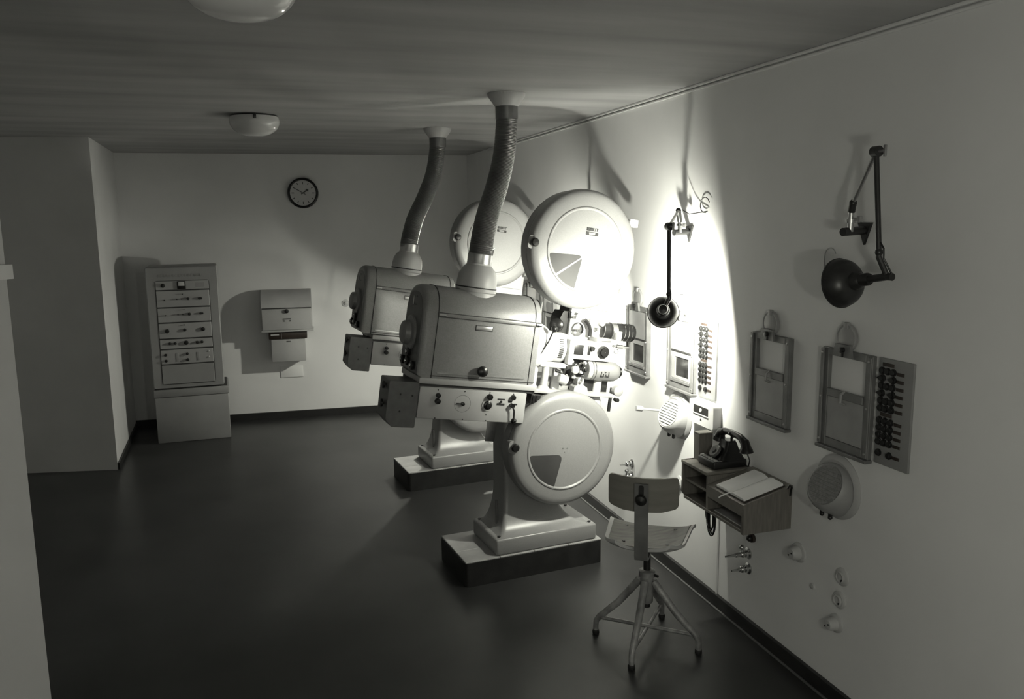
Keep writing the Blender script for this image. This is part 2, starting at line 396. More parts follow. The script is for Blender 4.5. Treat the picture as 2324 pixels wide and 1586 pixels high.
    part(cb, 'dial_pointer', MB().lathe([(0.009, 0), (0.009, 0.012), (0, 0.015)], (0.02, 0, -0.112), (0, -1, 0), 12).box((-0.012, -0.006, -0.1145), (0.02, -0.003, -0.1095)), BLACK)
    part(cb, 'meter_knob', MB().lathe([(0.022, 0), (0.022, 0.004), (0.019, 0.006), (0.012, 0.008), (0.012, 0.020), (0, 0.021)], (0.15, 0, -0.112), (0, -1, 0), 24), BLACK)
    part(cb, 'meter_rim', MB().lathe([(0.023, 0.003), (0.030, 0.003), (0.030, 0.0), (0.023, 0.0)], (0.15, 0, -0.112), (0, -1, 0), 28), PANEL)
    lm = MB(); fn = lambda x, y, tt: (x, tt, y)
    for (a0, a1, b0, b1, s) in ((0.198, 0.238, -0.083, -0.076, 1), (0.197, 0.238, -0.109, -0.099, 2), (0.257, 0.276, -0.093, -0.084, 4), (0.288, 0.306, -0.104, -0.096, 5)):
        lm.prism([(a0, b0), (a1, b0), (a1, b1), (a0, b1)], fn, -0.0012, 0.0)
    part(cb, 'caption_plate', lm, LETTER)
    part(cb, 'toggle', MB().lathe([(0.006, 0), (0.005, 0.008), (0, 0.009)], (0.218, 0, -0.091), (0, -1, 0), 10), BLACK)
    part(cb, 'crank_lever', MB().cyl((0.275, 0.0, -0.105), (0.275, -0.022, -0.105), 0.011, n=12).tube([(0.275, -0.018, -0.108), (0.285, -0.022, -0.13), (0.288, -0.022, -0.172)], 0.0045, 8).sphere((0.288, -0.024, -0.178), 0.0145, 14), BLACK)
    for (a, b) in ((-0.11, -0.052), (0.025, -0.052), (0.155, -0.050), (0.28, -0.050), (0.148, -0.160), (-0.11, -0.188), (0.03, -0.188), (0.15, -0.188)):
        part(cb, 'screw', MB().lathe([(0.0035, 0), (0.003, 0.002), (0, 0.002)], (a, 0, b), (0, -1, 0), 8), SEAM)
    part(cb, 'stay_bar', MB().box((0.235, 0.17, -0.33), (0.285, 0.18, -0.19), 0.002), STEEL)
    rb = part(P, 'arc_drive_box', MB().prism(round_poly([(-0.348, -0.024), (-0.205, -0.024), (-0.205, -0.240), (-0.315, -0.240), (-0.348, -0.205)], 0.008, 3), lambda x, y, tt: (x, tt, y), 0.0, 0.16), DKBOX, HT)
    for b in (-0.052, -0.140):
        part(rb, 'feed_knob', MB().lathe([(0.006, -0.004), (0.006, 0.008), (0.019, 0.009), (0.019, 0.018), (0.010, 0.021), (0, 0.021)], (-0.347, 0.06, b), (-1, 0, 0), 16), BLACK)
    for (a, b) in ((-0.29, -0.085), (-0.232, -0.088), (-0.285, -0.165)):
        part(rb, 'screw', MB().lathe([(0.005, 0), (0.004, 0.002), (0, 0.0025)], (a, 0, b), (0, -1, 0), 8), BLACK)
    # --- light cone and drum
    bc = 0.185
    part(P, 'light_cone', MB().lathe([(0.135, 0.0), (0.135, 0.035), (0.105, 0.105), (0.085, 0.125), (0.085, 0.15)], (0.37, VC, bc), (1, 0, 0), 40), WHITE, HT)
    dr = part(P, 'shutter_drum', MB().lathe([(0.078, 0), (0.080, 0.004), (0.080, 0.06), (0.074, 0.09), (0.06, 0.105), (0.05, 0.115)], (0.515, VC, bc), (1, 0, 0), 40), WHITE, HT)
    for k in range(10):
        an = -0.62 + k * 0.135
        part(dr, 'vent_slot', MB().box((0.539, -0.0812, -0.003), (0.563, -0.0790, 0.003), M=Matrix.Translation((0, VC, bc)) @ Matrix.Rotation(an, 4, 'X')), SEAM)
    part(P, 'cone_lever', MB().tube([(0.412, 0.035, 0.155), (0.445, 0.03, 0.22), (0.468, 0.03, 0.285)], 0.004, 8).sphere((0.468, 0.03, 0.287), 0.017, 16), BLACK, HT)
    part(P, 'guide_rod', MB().cyl((0.435, 0.14, 0.30), (0.435, 0.14, 0.56), 0.004, n=8), STEEL, HT)
    # --- projector head
    pl = part(P, 'mechanism_plate', MB().box((0.622, 0.165, -0.04), (0.872, 0.20, 0.49), 0.004), WHITE, HT)
    part(pl, 'film_gate', MB().lathe([(0.036, 0), (0.036, 0.012), (0.028, 0.018), (0, 0.019)], (0.665, 0.165, 0.29), (0, -1, 0), 28), CHROME)
    part(pl, 'film_loop', MB().tube([(0.688, 0.13, 0.345), (0.712, 0.13, 0.325), (0.728, 0.13, 0.295), (0.73, 0.13, 0.262)], 0.010, 8), BLACKM)
    for (a, b, rr) in ((0.74, 0.335, 0.020), (0.80, 0.335, 0.016), (0.645, 0.37, 0.006), (0.70, 0.43, 0.006), (0.73, 0.425, 0.006), (0.772, 0.30, 0.009)):
        part(pl, 'sprocket', MB().lathe([(rr, 0), (rr, 0.03), (rr * .7, 0.034), (0, 0.034)], (a, 0.165, b), (0, -1, 0), 18), WHITE if rr > .01 else STEEL)
    part(P, 'shutter_housing', MB().prism(round_poly([(0.575, 0.20), (0.655, 0.20), (0.655, 0.40), (0.62, 0.40), (0.62, 0.375), (0.59, 0.375), (0.575, 0.34)], 0.006, 2), lambda x, y, tt: (x, tt, y), 0.19, 0.30), BLACKM, HT)
    part(P, 'framing_knob', MB().lathe([(0.036, 0), (0.036, 0.02), (0.02, 0.03), (0, 0.03)], (0.562, 0.195, 0.298), (-0.6, -0.8, 0), 24), BLACK, HT)
    part(P, 'housing_clip', MB().box((0.618, 0.155, 0.342), (0.650, 0.19, 0.378), 0.003), CHROME, HT)
    hb = part(P, 'gate_box', MB().box((0.584, 0.06, 0.142), (0.832, 0.165, 0.240), 0.004), WHITE, HT)
    part(hb, 'rim_leg', MB().box((0.584, 0.058, 0.112), (0.612, 0.10, 0.15), 0.004), WHITE)
    part(hb, 'ledge', MB().box((0.735, 0.055, 0.236), (0.832, 0.14, 0.262), 0.003), WHITE)
    part(hb, 'pilot_window', MB().box((0.612, 0.0575, 0.166), (0.664, 0.062, 0.218), 0.001), BLACKM)
    part(hb, 'gate_latch', MB().box((0.690, 0.052, 0.170), (0.704, 0.062, 0.216), 0.002).cyl((0.711, 0.06, 0.205), (0.711, 0.042, 0.205), 0.012, n=14), BLACKM)
    dk = part(hb, 'inching_knob', MB().lathe([(0.031, 0), (0.032, 0.004), (0.032, 0.014), (0.022, 0.016), (0.021, 0.028), (0, 0.029)], (0.778, 0.06, 0.192), (0, -1, 0), 28), BLACK)
    part(dk, 'knob_pin', MB().cyl((0.778, 0.032, 0.192), (0.778, 0.0302, 0.192), 0.003, n=8), CHROME)
    part(hb, 'ledge_slider', MB().box((0.762, 0.05, 0.246), (0.815, 0.056, 0.256), 0.001), STEEL)
    # lens
    ln = part(P, 'lens', MB().lathe([(0.030, 0.0), (0.041, 0.004), (0.041, 0.045), (0.047, 0.05), (0.047, 0.19), (0.044, 0.196), (0.036, 0.198), (0, 0.18)], (0.805, VC, 0.297), (1, 0, 0), 36), BLACKM, HT)
    for h0, h1, rr in ((0.004, 0.009, 0.0425), (0.052, 0.085, 0.0485), (0.126, 0.131, 0.0485), (0.149, 0.154, 0.0485), (0.172, 0.176, 0.0485)):
        part(ln, 'lens_ring', MB().lathe([(rr - .004, h0), (rr, h0 + .0008), (rr, h1 - .0008), (rr - .004, h1)], (0.805, VC, 0.297), (1, 0, 0), 36, False, False), CHROME)
    part(ln, 'lens_clamp', MB().box((0.872, VC - 0.066, 0.255), (0.902, VC - 0.035, 0.305), 0.003), PANEL)
    pn = part(P, 'focus_screw', MB().cyl((0.83, 0.12, 0.222), (0.968, 0.12, 0.222), 0.0065, n=12).cyl((0.89, 0.12, 0.222), (0.93, 0.12, 0.222), 0.011, n=12), CHROME, HT)
    part(pn, 'ring_pull', MB().tube([(0.893 + 0.013 * math.cos(k * PI / 8), 0.116, 0.195 + 0.013 * math.sin(k * PI / 8)) for k in range(16)], 0.0022, 6, closed=True), CHROME)
    # sound unit / motor
    mo = part(P, 'drive_motor', MB().lathe([(0.035, 0.0), (0.050, 0.006), (0.053, 0.012), (0.053, 0.13), (0.050, 0.15), (0.040, 0.168), (0.028, 0.176), (0, 0.177)], (0.735, 0.10, 0.088), (1, 0, 0), 36), COVER, HT)
    part(mo, 'motor_cap', MB().lathe([(0.0, 0.172), (0.030, 0.176), (0.032, 0.182), (0.026, 0.189), (0, 0.19)], (0.735, 0.10, 0.088), (1, 0, 0), 24), BLACK)
    em = MB(); fnm = lambda x, y, tt: (0.805 + x, 0.10 - tt, 0.078 + y)
    for q in ([(-0.026, -0.013), (-0.021, -0.013), (-0.019, 0.012), (-0.024, 0.012)], [(0.026, -0.013), (0.021, -0.013), (0.019, 0.012), (0.024, 0.012)], [(-0.022, -0.013), (-0.006, -0.013), (-0.006, -0.009), (-0.022, -0.009)], [(-0.011, -0.006), (-0.006, -0.006), (-0.006, 0.001), (-0.011, 0.001)], [(0.002, -0.012), (0.008, -0.012), (0.008, -0.001), (0.002, -0.001)], [(0.010, -0.013), (0.022, -0.013), (0.022, -0.009), (0.010, -0.009)], [(-0.008, 0.013), (0.010, 0.013), (0.001, 0.005)]):
        em.prism(q, fnm, 0.048, 0.0545)
    part(mo, 'maker_mark', em, LETTER)
    part(mo, 'motor_flange', MB().lathe([(0.045, -0.02), (0.05, -0.016), (0.05, 0.002), (0.03, 0.004)], (0.735, 0.10, 0.088), (1, 0, 0), 30), WHITE)
    part(mo, 'motor_band', MB().lathe([(0.0532, 0.016), (0.0542, 0.018), (0.0532, 0.02)], (0.735, 0.10, 0.088), (1, 0, 0), 30, False, False), SEAM)
    # posts and table
    part(P, 'post', MB().lathe([(0.017, -0.01), (0.016, 0.0), (0.016, 0.068), (0.012, 0.08), (0, 0.084)], (0.398, 0.045, 0.008), (0, 0, 1), 18), WHITE, HT)
    part(P, 'post', MB().lathe([(0.034, -0.026), (0.03, -0.018), (0.019, -0.008), (0.018, 0.10)], (0.480, 0.09, 0.0), (0, 0, 1), 18), WHITE, HT)
    part(P, 'post', MB().lathe([(0.036, -0.12), (0.03, -0.07), (0.022, -0.045), (0.022, 0.05)], (0.806, 0.115, 0.0), (0, 0, 1), 18), WHITE, HT)
    part(P, 'head_arm', MB().box((0.438, 0.07, 0.086), (0.60, 0.13, 0.112), 0.01, 3), WHITE, HT)
    part(P, 'head_table', MB().box((0.40, 0.055, -0.045), (0.88, 0.30, -0.026), 0.004), PANEL, HT)
    part(P, 'sound_drum', MB().lathe([(0.012, 0), (0.024, 0.004), (0.026, 0.02), (0.026, 0.05), (0.02, 0.055), (0, 0.056)], (0.542, 0.065, 0.040), (0.97, 0, -0.25), 20), WHITE, HT)
    part(P, 'sound_bracket', MB().box((0.535, 0.10, -0.026), (0.575, 0.125, 0.09), 0.003), WHITE, HT)
    part(P, 'exciter_lens', MB().cyl((0.520, 0.06, 0.079), (0.543, 0.045, 0.072), 0.012, n=14).sphere((0.545, 0.044, 0.071), 0.010, 12), CHROME, HT)
    rnd = random.Random(5)
    for i in range(19):
        a = 0.59 + rnd.random() * 0.11; b = 0.02 + rnd.random() * 0.112; rr = 0.006 + rnd.random() * 0.009
        v = 0.07 + rnd.random() * 0.04
        part(P, 'film_roller', MB().lathe([(rr * .6, 0), (rr, 0.003), (rr, 0.012), (rr * .6, 0.015), (rr * .6, 0.022), (0, 0.023)], (a, v, b), (0, -1, 0), 14), [CHROME, CHROME, BLACKM, WHITE, STEEL][i % 5], HT)
    part(P, 'roller_plate', MB().box((0.584, 0.112, 0.0), (0.725, 0.135, 0.142), 0.003), BLACKM, HT)
    part(P, 'pad_roller', MB().lathe([(0.012, 0), (0.020, 0.004), (0.020, 0.022), (0.012, 0.028), (0, 0.028)], (0.632, 0.07, 0.088), (0, -1, 0), 20), WHITE, HT)
    part(P, 'film_inlet', MB().prism(round_poly([(0.640, -0.035), (0.725, -0.035), (0.715, 0.0), (0.69, 0.012), (0.69, 0.045), (0.655, 0.045), (0.655, 0.008), (0.640, 0.0)], 0.005, 2), lambda x, y, tt: (x, tt, y), 0.055, 0.11), PANEL, HT)
    part(P, 'sound_housing', MB().box((0.715, 0.12, -0.045), (0.872, 0.16, 0.05), 0.004), BLACKM, HT)
    part(P, 'tension_roller', MB().lathe([(0.016, 0), (0.028, 0.004), (0.028, 0.035), (0.02, 0.04), (0, 0.041)], (0.925, 0.12, -0.012), (0, -1, 0), 24), PANEL, HT)
    part(P, 'tension_arm', MB().box((0.895, 0.12, -0.13), (0.912, 0.13, 0.0), 0.002).cyl((0.93, 0.12, -0.062), (0.93, 0.09, -0.062), 0.011, n=12), BLACKM, HT)
    part(P, 'terminal_block', MB().box((0.392, 0.03, -0.095), (0.445, 0.10, -0.050), 0.003).box((0.400, 0.026, -0.09), (0.408, 0.032, -0.055)).box((0.418, 0.026, -0.09), (0.426, 0.032, -0.055)), BLACK, HT)
    part(P, 'spool_arm', MB().box((0.56, 0.125, -0.20), (0.80, 0.22, 0.0), 0.01), COVER, HT)
    part(P, 'spool_arm', MB().box((0.64, 0.125, 0.40), (0.84, 0.20, 0.62), 0.008), WHITE, HT)
    return P
P1 = build_projector()
P2 = copy_tree(P1)
P2.location = (-1.066, 3.717 + 1.545, 0)
P2['label'] = 'silver-grey film projector standing closer to the wall with the clock'
for ch in P2.children:
    if ch.name.startswith('lamphouse'):
        ch.matrix_local = Matrix.Translation((0, 0, 1.05)) @ Matrix.Rotation(math.radians(9.2), 4, 'Y') @ Matrix.Translation((-0.07, 0, 0.004))
for o in (P1, P2): o['group'] = 'twin film projectors'

def build_plinth(base, label):
    T = thing('plinth', label, 'plinth', base, math.radians(5.3), 'projector plinths')
    pl = round_poly([(0.0, 0.0), (0.772, 0.0), (0.772, 0.40), (0.0, 0.40)], 0.03, 5)
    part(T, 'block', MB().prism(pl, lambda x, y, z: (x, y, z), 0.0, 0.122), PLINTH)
    # top tiles: a row of square slabs with open joints
    xs = [0.004, 0.19, 0.38, 0.575, 0.768]; ys = [0.004, 0.155, 0.396]
    for i in range(4):
        for j in range(2):
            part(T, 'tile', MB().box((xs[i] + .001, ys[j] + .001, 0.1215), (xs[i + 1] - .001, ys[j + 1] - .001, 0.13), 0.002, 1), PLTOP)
    return T
build_plinth((-1.071, 3.717, 0), 'dark plinth with pale tiled top under the projector beside the swivel chair')
build_plinth((-1.066, 5.262, 0), 'dark plinth with pale tiled top under the projector closer to the clock wall')

# ------------------------------------------------------------------ exhaust ducts
def build_duct(base, label, shift=0.0):
    T = thing('exhaust_duct', label, 'duct', base, math.radians(5.3), 'flexible exhaust ducts')
    ctrl = [(0.1665 - shift, 1.628), (0.175 - shift, 1.685), (0.205 - shift * .85, 1.815), (0.258 - shift * .55, 1.96), (0.298 - shift * .25, 2.11), (0.314 - shift * .06, 2.26), (0.316, 2.345)]
    pts = []
    for i in range(len(ctrl) - 1):
        p0 = Vector(ctrl[max(i - 1, 0)]); p1 = Vector(ctrl[i]); p2 = Vector(ctrl[i + 1]); p3 = Vector(ctrl[min(i + 2, len(ctrl) - 1)])
        n = max(4, int((p2 - p1).length / 0.0033))
        for k in range(n):
            t = k / n
            q = 0.5 * (2 * p1 + (p2 - p0) * t + (2 * p0 - 5 * p1 + 4 * p2 - p3) * t * t + (3 * p1 - p0 - 3 * p2 + p3) * t ** 3)
            pts.append((q.x, VC, q.y))
    pts.append((ctrl[-1][0], VC, ctrl[-1][1]))
    nn = len(pts)
    part(T, 'hose', MB().tube(pts, 0.056, 26, radf=lambda i: 0.0585 - 0.006 * i / nn - (0.0022 if i % 2 else 0.0)), DUCT)
    e = ctrl[-1]
    part(T, 'hose_cuff', MB().lathe([(0.0535, 0), (0.055, 0.004), (0.055, 0.08)], (e[0], VC, e[1] - 0.06), (0, 0, 1), 30), DUCT)
    part(T, 'ceiling_collar', MB().lathe([(0.0555, 0.0), (0.060, 0.006), (0.088, 0.046), (0.090, 0.061)], (e[0], VC, H - 0.062), (0, 0, 1), 72, wob=lambda k, rr: 1.0 + (0.025 if k % 2 else 0.0) * (rr - 0.05) / 0.04), CAPM)
    return T
build_duct((-1.071, 3.717, 0), 'flexible metal exhaust hose rising from the projector beside the swivel chair')
build_duct((-1.066, 5.262, 0), 'flexible metal exhaust hose rising from the projector closer to the clock wall', 0.07)

# ------------------------------------------------------------------ ceiling lamps
def ceiling_lamp(loc, label):
    T = thing('ceiling_lamp', label, 'lamp', loc, 0, 'milk glass ceiling lamps')
    part(T, 'mount', MB().lathe([(0.128, -0.010), (0.128, 0.0)], (0, 0, 0), (0, 0, 1), 40), BLACKM)
    prof = [(0.134, -0.009), (0.139, -0.03)]
    for k in range(1, 13):
        a = k / 12 * PI / 2; prof.append((0.139 * math.cos(a) ** 0.8 if k < 12 else 0.0, -0.03 - 0.085 * math.sin(a)))
    part(T, 'glass_bowl', MB().lathe(prof, (0, 0, 0), (0, 0, 1), 48), MILK)
    part(T, 'clip', MB().box((-0.008, -0.146, -0.03), (0.008, -0.133, -0.004), 0.002), BLACKM)
    return T
ceiling_lamp((-1.926, 5.03, H), 'milk glass bowl ceiling lamp hanging nearest to the clock wall')
ceiling_lamp((-1.985, 2.20, H), 'milk glass bowl ceiling lamp hanging farther away from the clock wall')

# ------------------------------------------------------------------ equipment rack
def build_rack():
    T = thing('equipment_rack', 'tall grey amplifier rack with knobs and meter standing by the far wall', 'rack', (-2.52, 7.176, 0), math.atan(0.03))
    part(T, 'lower_cabinet', MB().box((-0.285, 0.0, 0.0), (0.287, 0.40, 0.384), 0.006), RACK)
    part(T, 'ledge', MB().box((-0.29, -0.004, 0.386), (0.293, 0.40, 0.45), 0.006), RACK)
    part(T, 'ledge_gap', MB().box((-0.282, 0.004, 0.449), (0.28, 0.39, 0.456)), SEAM)
    b = part(T, 'upper_cabinet', MB().box((-0.287, 0.0, 0.455), (0.262, 0.38, 1.462), 0.02, 3), RACK)
    part(b, 'front_frame', MB().prism(rect(0.535, 0.985, 0.012), lambda x, y, t: (x - 0.012, t, y + 0.958), -0.006, 0.003), RACK)
    part(b, 'panel_recess', MB().prism(rect(0.412, 0.856, 0.02), lambda x, y, t: (x - 0.012, t, y + 0.920), -0.0075, -0.005), SEAM)
    zs = [(1.2735, 1.344), (1.133, 1.264), (1.008, 1.123), (0.876, 0.998), (0.790, 0.866), (0.664, 0.780), (0.4965, 0.655)]
    rows = [[('m', -0.019, 1.309, .02), ('k', -0.158, 1.309, .0165)],
            [('k', -0.155, 1.19, .006), ('k', -0.062, 1.195, .005), ('k', -0.024, 1.196, .005), ('k', 0.025, 1.197, .011), ('k', 0.112, 1.196, .011), ('k', 0.124, 1.196, .010), ('k', -0.015, 1.235, .004)],
            [('k', -0.155, 1.065, .005), ('k', -0.06, 1.069, .005), ('k', -0.024, 1.069, .005), ('k', 0.026, 1.07, .012), ('k', 0.114, 1.072, .010), ('k', 0.126, 1.072, .009), ('k', -0.012, 1.108, .004)],
            [('k', -0.152, 0.937, .017), ('k', -0.017, 0.941, .0125), ('k', 0.123, 0.941, .0165), ('k', -0.017, 0.982, .004)],
            [('k', -0.138, 0.834, .011), ('k', -0.098, 0.833, .0115), ('k', -0.013, 0.835, .018), ('k', 0.071, 0.834, .0115), ('k', 0.109, 0.835, .011)],
            [('k', -0.177, 0.741, .0115), ('k', -0.176, 0.692, .0115), ('k', -0.011, 0.743, .0115), ('k', -0.011, 0.693, .0125), ('w', 0.155, 0.755, .007), ('w', 0.155, 0.708, .007), ('s', -0.09, 0.717, .01), ('s', 0.07, 0.717, .01)], []]
    for i, (a, z) in enumerate(zs):
        p = part(b, 'panel', MB().box((-0.213, -0.0105, a), (0.189, -0.004, z), 0.003, 1), RACKP if i < 6 else RACK)
        for (k, x, zz, rr) in rows[i]:
            if k == 'k': part(p, 'knob', MB().lathe([(rr, 0), (rr, 0.012), (rr * .75, 0.017), (0, 0.018)], (x, -0.0105, zz), (0, -1, 0), 14), BLACK)
            elif k == 'w': part(p, 'lamp_stud', MB().lathe([(rr, 0), (rr * .8, 0.006), (0, 0.008)], (x, -0.0105, zz), (0, -1, 0), 12), OFFW)
            elif k == 's': part(p, 'switch_plate', MB().box((x - .012, -0.0125, zz - .035), (x + .012, -0.010, zz + .035), 0.001), RACK)
            else:
                part(p, 'meter', MB().box((x - .033, -0.022, zz - .032), (x + .033, -0.010, zz + .032), 0.003), BLACK)
                part(p, 'meter_dial', MB().box((x - .024, -0.0235, zz - .006), (x + .024, -0.0215, zz + .026), 0.001), FACE)
        if i == 0: part(p, 'caption', MB().box((0.085, -0.0112, 1.290), (0.155, -0.0104, 1.326)), RACK)
    lm = letter_marks(MB(), -0.19, 0.15, 1.375, 1.398, lambda x, y, t: (x, t, y), -0.0085, -0.006, 15, 9)
    part(b, 'header_lettering', lm, RACKP)
build_rack()

# ------------------------------------------------------------------ far wall: clock, cabinets, switch
rzf = math.atan(-0.068)
def far(x, z): return (x, FWY(x), z)
def build_clock():
    T = thing('wall_clock', 'round wall clock with pale dial and black rim on the far wall', 'clock', far(-1.504, 2.063), rzf)
    part(T, 'case', MB().lathe([(0.12, 0.0), (0.132, 0.01), (0.136, 0.03), (0.133, 0.045), (0.122, 0.050), (0.114, 0.044), (0.112, 0.036), (0.0, 0.036)], (0, 0, 0), (0, -1, 0), 48), BLACK)
    d = part(T, 'dial', MB().lathe([(0.113, 0.036), (0.113, 0.0385), (0.0, 0.0385)], (0, 0, 0), (0, -1, 0), 48), FACE)
    for k in range(12):
        L = 0.024 if k % 3 == 0 else 0.016; wd = 0.0035
        part(d, 'hour_mark', MB().box((-wd, -0.0402, 0.100 - L), (wd, -0.038, 0.100), M=Matrix.Rotation(k * PI / 6, 4, 'Y')), BLACK)
    part(T, 'hour_hand', MB().box((-0.005, -0.0435, -0.018), (0.005, -0.041, 0.055), M=Matrix.Rotation(math.radians(56), 4, 'Y')).sphere((0.055 * math.sin(math.radians(56)) * .8, -0.042, 0.055 * math.cos(math.radians(56)) * .8), 0.010, 10, (1, .15, 1)), BLACK)
    part(T, 'minute_hand', MB().box((-0.003, -0.0465, -0.025), (0.003, -0.044, 0.088), M=Matrix.Rotation(math.radians(-60), 4, 'Y')).cyl((0, -0.048, 0), (0, -0.036, 0), 0.006, n=12), BLACK)
build_clock()
def build_wall_cabinet():
    T = thing('wall_cabinet', 'grey metal wall cabinet with curved roll top and dark knob under the clock', 'cabinet', far(-1.695, 0.843), rzf)
    # side profile (y toward room negative, z up)
    prof = [(0.0, 0.0), (-0.20, 0.0), (-0.20, 0.205)]
    for k in range(1, 13):
        a = k / 12 * PI / 2; prof.append((-0.20 + 0.16 * (1 - math.cos(a)) , 0.205 + 0.155 * math.sin(a)))
    prof.append((0.0, 0.36))
    part(T, 'body', MB().prism(prof, lambda y, z, t: (t, y, z), -0.218, 0.218), CABG)
    part(T, 'lid_edge', MB().box((-0.212, -0.206, 0.200), (0.212, -0.198, 0.209), 0.002), SEAM)
    part(T, 'front_flap', MB().box((-0.214, -0.209, 0.012), (0.214, -0.199, 0.197), 0.003), CABG)
    part(T, 'bottom_lip', MB().box((-0.226, -0.222, -0.006), (0.226, -0.02, 0.010), 0.004), CABG)
    part(T, 'knob', MB().lathe([(0.016, 0), (0.019, 0.006), (0.016, 0.02), (0, 0.022)], (0.0, -0.207, 0.178), (0, -1, 0), 18), BLACK)
    lm = MB(); fn = lambda x, y, t: (x, t, y + 0.10)
    lm.prism([(-.034, -.015), (-.016, -.015), (-.02, -.002), (-.034, -.002)], fn, -0.2115, -0.208); lm.prism([(.034, -.015), (.016, -.015), (.02, -.002), (.034, -.002)], fn, -0.2115, -0.208)
    lm.prism([(-.034, .002), (.034, .004), (.034, .015), (-.034, .014)], fn, -0.2115, -0.208)
    part(T, 'badge', lm, DKBOX, label='small dark maker badge')
    B = thing('wall_box', 'small grey box with dark slotted head mounted below the roll-top wall cabinet', 'box', far(-1.694, 0.561), rzf)
    part(B, 'body', MB().box((-0.150, -0.17, 0.0), (0.148, 0.0, 0.205), 0.005), CABG)
    part(B, 'head', MB().box((-0.168, -0.185, 0.207), (0.166, 0.0, 0.272), 0.006), DKRED)
    part(B, 'slot_label', MB().box((-0.150, -0.1865, 0.243), (-0.078, -0.1845, 0.252)), OFFW)
    part(B, 'divider', MB().box((-0.060, -0.1865, 0.212), (-0.056, -0.184, 0.268)), STEEL)
    part(B, 'latch', MB().box((-0.015, -0.174, 0.176), (0.02, -0.169, 0.188), 0.002), DKBOX)
    J = thing('junction_plate', 'flat pale cover plate on the wall under the small grey box', 'cover plate', far(-1.682, 0.44), rzf)
    part(J, 'plate', MB().box((-0.10, -0.008, -0.055), (0.10, 0.0, 0.05), 0.003), WALL)
    W_ = thing('push_switch', 'small round white switch on the wall between cabinet and projectors', 'switch', far(-1.168, 1.056), rzf)
    part(W_, 'plate', MB().lathe([(0.035, 0), (0.034, 0.008), (0.0, 0.012)], (0, 0, 0), (0, -1, 0), 24), OFFW)
    part(W_, 'button', MB().lathe([(0.018, 0.01), (0.017, 0.022), (0.0, 0.026)], (0.004, 0, 0), (0, -1, 0), 18), OFFW)
build_wall_cabinet()

# ------------------------------------------------------------------ right wall: ports
def build_port(yc, label, shut_down):
    T = thing('projection_port', label, 'port hatch', (0, yc, 0.972), 0, 'iron port hatches along the long wall')
    w, h = 0.256, 0.362
    hw = w / 2
    # frame rails; local y: +y is away from the camera
    for (y0, y1, z0, z1, nm) in ((-hw, -hw + 0.034, 0.0, h, 'side_rail'), (hw - 0.034, hw, 0.0, h, 'side_rail'), (-hw + 0.0345, hw - 0.0345, h - 0.026, h, 'top_rail'), (-hw + 0.0345, hw - 0.0345, 0.0, 0.03, 'bottom_rail')):
        part(T, nm, MB().box((-0.018, y0, z0), (0.0, y1, z1), 0.002, 1), PORT)
    for (y0, y1) in ((-hw - .001, -hw + 0.016), (hw - 0.016, hw + .001)):
        part(T, 'guide', MB().box((-0.026, y0, 0.004), (-0.0185, y1, h - 0.004), 0.002, 1), PORT)
    part(T, 'sill', MB().box((-0.032, -hw - 0.004, -0.012), (0.0, hw + 0.004, 0.0), 0.002, 1), PORT)
    if shut_down:
        sh = part(T, 'shutter', MB().box((-0.0165, -hw + 0.036, 0.032), (-0.008, hw - 0.036, 0.185), 0.001, 1), PORTL)
        part(sh, 'shutter_bar', MB().box((-0.022, -hw + 0.036, 0.186), (-0.006, hw - 0.036, 0.214), 0.002, 1), PORT)
        part(sh, 'pull', MB().tube([(-0.02, 0, 0.216), (-0.034, 0, 0.206), (-0.036, 0, 0.178), (-0.016, 0, 0.168)], 0.005, 8), PORTL)
    else:
        sh = part(T, 'shutter', MB().box((-0.0165, -hw + 0.036, 0.188), (-0.008, hw - 0.036, h - 0.028), 0.001, 1), PORTL)
        part(sh, 'shutter_edge', MB().box((-0.020, -hw + 0.036, 0.182), (-0.008, hw - 0.036, 0.1875)), SEAM)
        fr = MB()
        for (y0, y1, z0, z1) in ((-hw + .036, -hw + .058, .045, .18), (hw - .066, hw - .036, .045, .18), (-hw + .0585, hw - .0665, .155, .18), (-hw + .0585, hw - .0665, .045, .058)):
            fr.box((-0.014, y0, z0), (-0.004, y1, z1))
        part(T, 'glass_frame', fr, PORTL)
        part(T, 'pane', MB().box((-0.007, -hw + 0.058, 0.057), (-0.004, hw - 0.066, 0.156)), GLASS)
        part(T, 'stop_bar', MB().box((-0.024, -hw + 0.036, 0.0305), (-0.016, hw - 0.036, 0.0445), 0.001, 1), PORT)
    # fusible-link disc
    dsc = part(T, 'link_disc', MB().lathe([(0.050, 0.0), (0.050, 0.008), (0.046, 0.011), (0.040, 0.009), (0.034, 0.011), (0, 0.011)], (-0.006, 0.012, h + 0.045), (-1, 0, 0), 30), PORTL)
    part(dsc, 'disc_clip', MB().box((-0.022, 0.002, h + 0.078), (-0.006, 0.022, h + 0.100), 0.003), PORTL)
    part(dsc, 'disc_foot', MB().prism([(-0.036, -0.022), (0.06, -0.022), (0.05, 0.022), (-0.026, 0.022)], lambda y, z, t: (t, y, h + z), -0.030, -0.019), PORT)
    part(dsc, 'lock', MB().lathe([(0.010, 0), (0.010, 0.012), (0, 0.013)], (-0.030, 0.006, h + 0.004), (-1, 0, 0), 12).box((-0.036, 0.003, h - 0.022), (-0.030, 0.009, h)), BLACK)
    for (y, z) in ((-hw + .010, .02), (hw - .010, .02), (-hw + .010, h - .02), (hw - .010, h - .02), (-hw + .010, .18), (hw - .010, .18)):
        part(T, 'screw', MB().lathe([(0.005, 0), (0.004, 0.0025), (0, 0.003)], (-0.026, y, z), (-1, 0, 0), 8), STEEL)
    return T
build_port(2.345, 'iron port hatch with lowered shutter beside the dark-knobbed switch panel above the grey speaker', True)
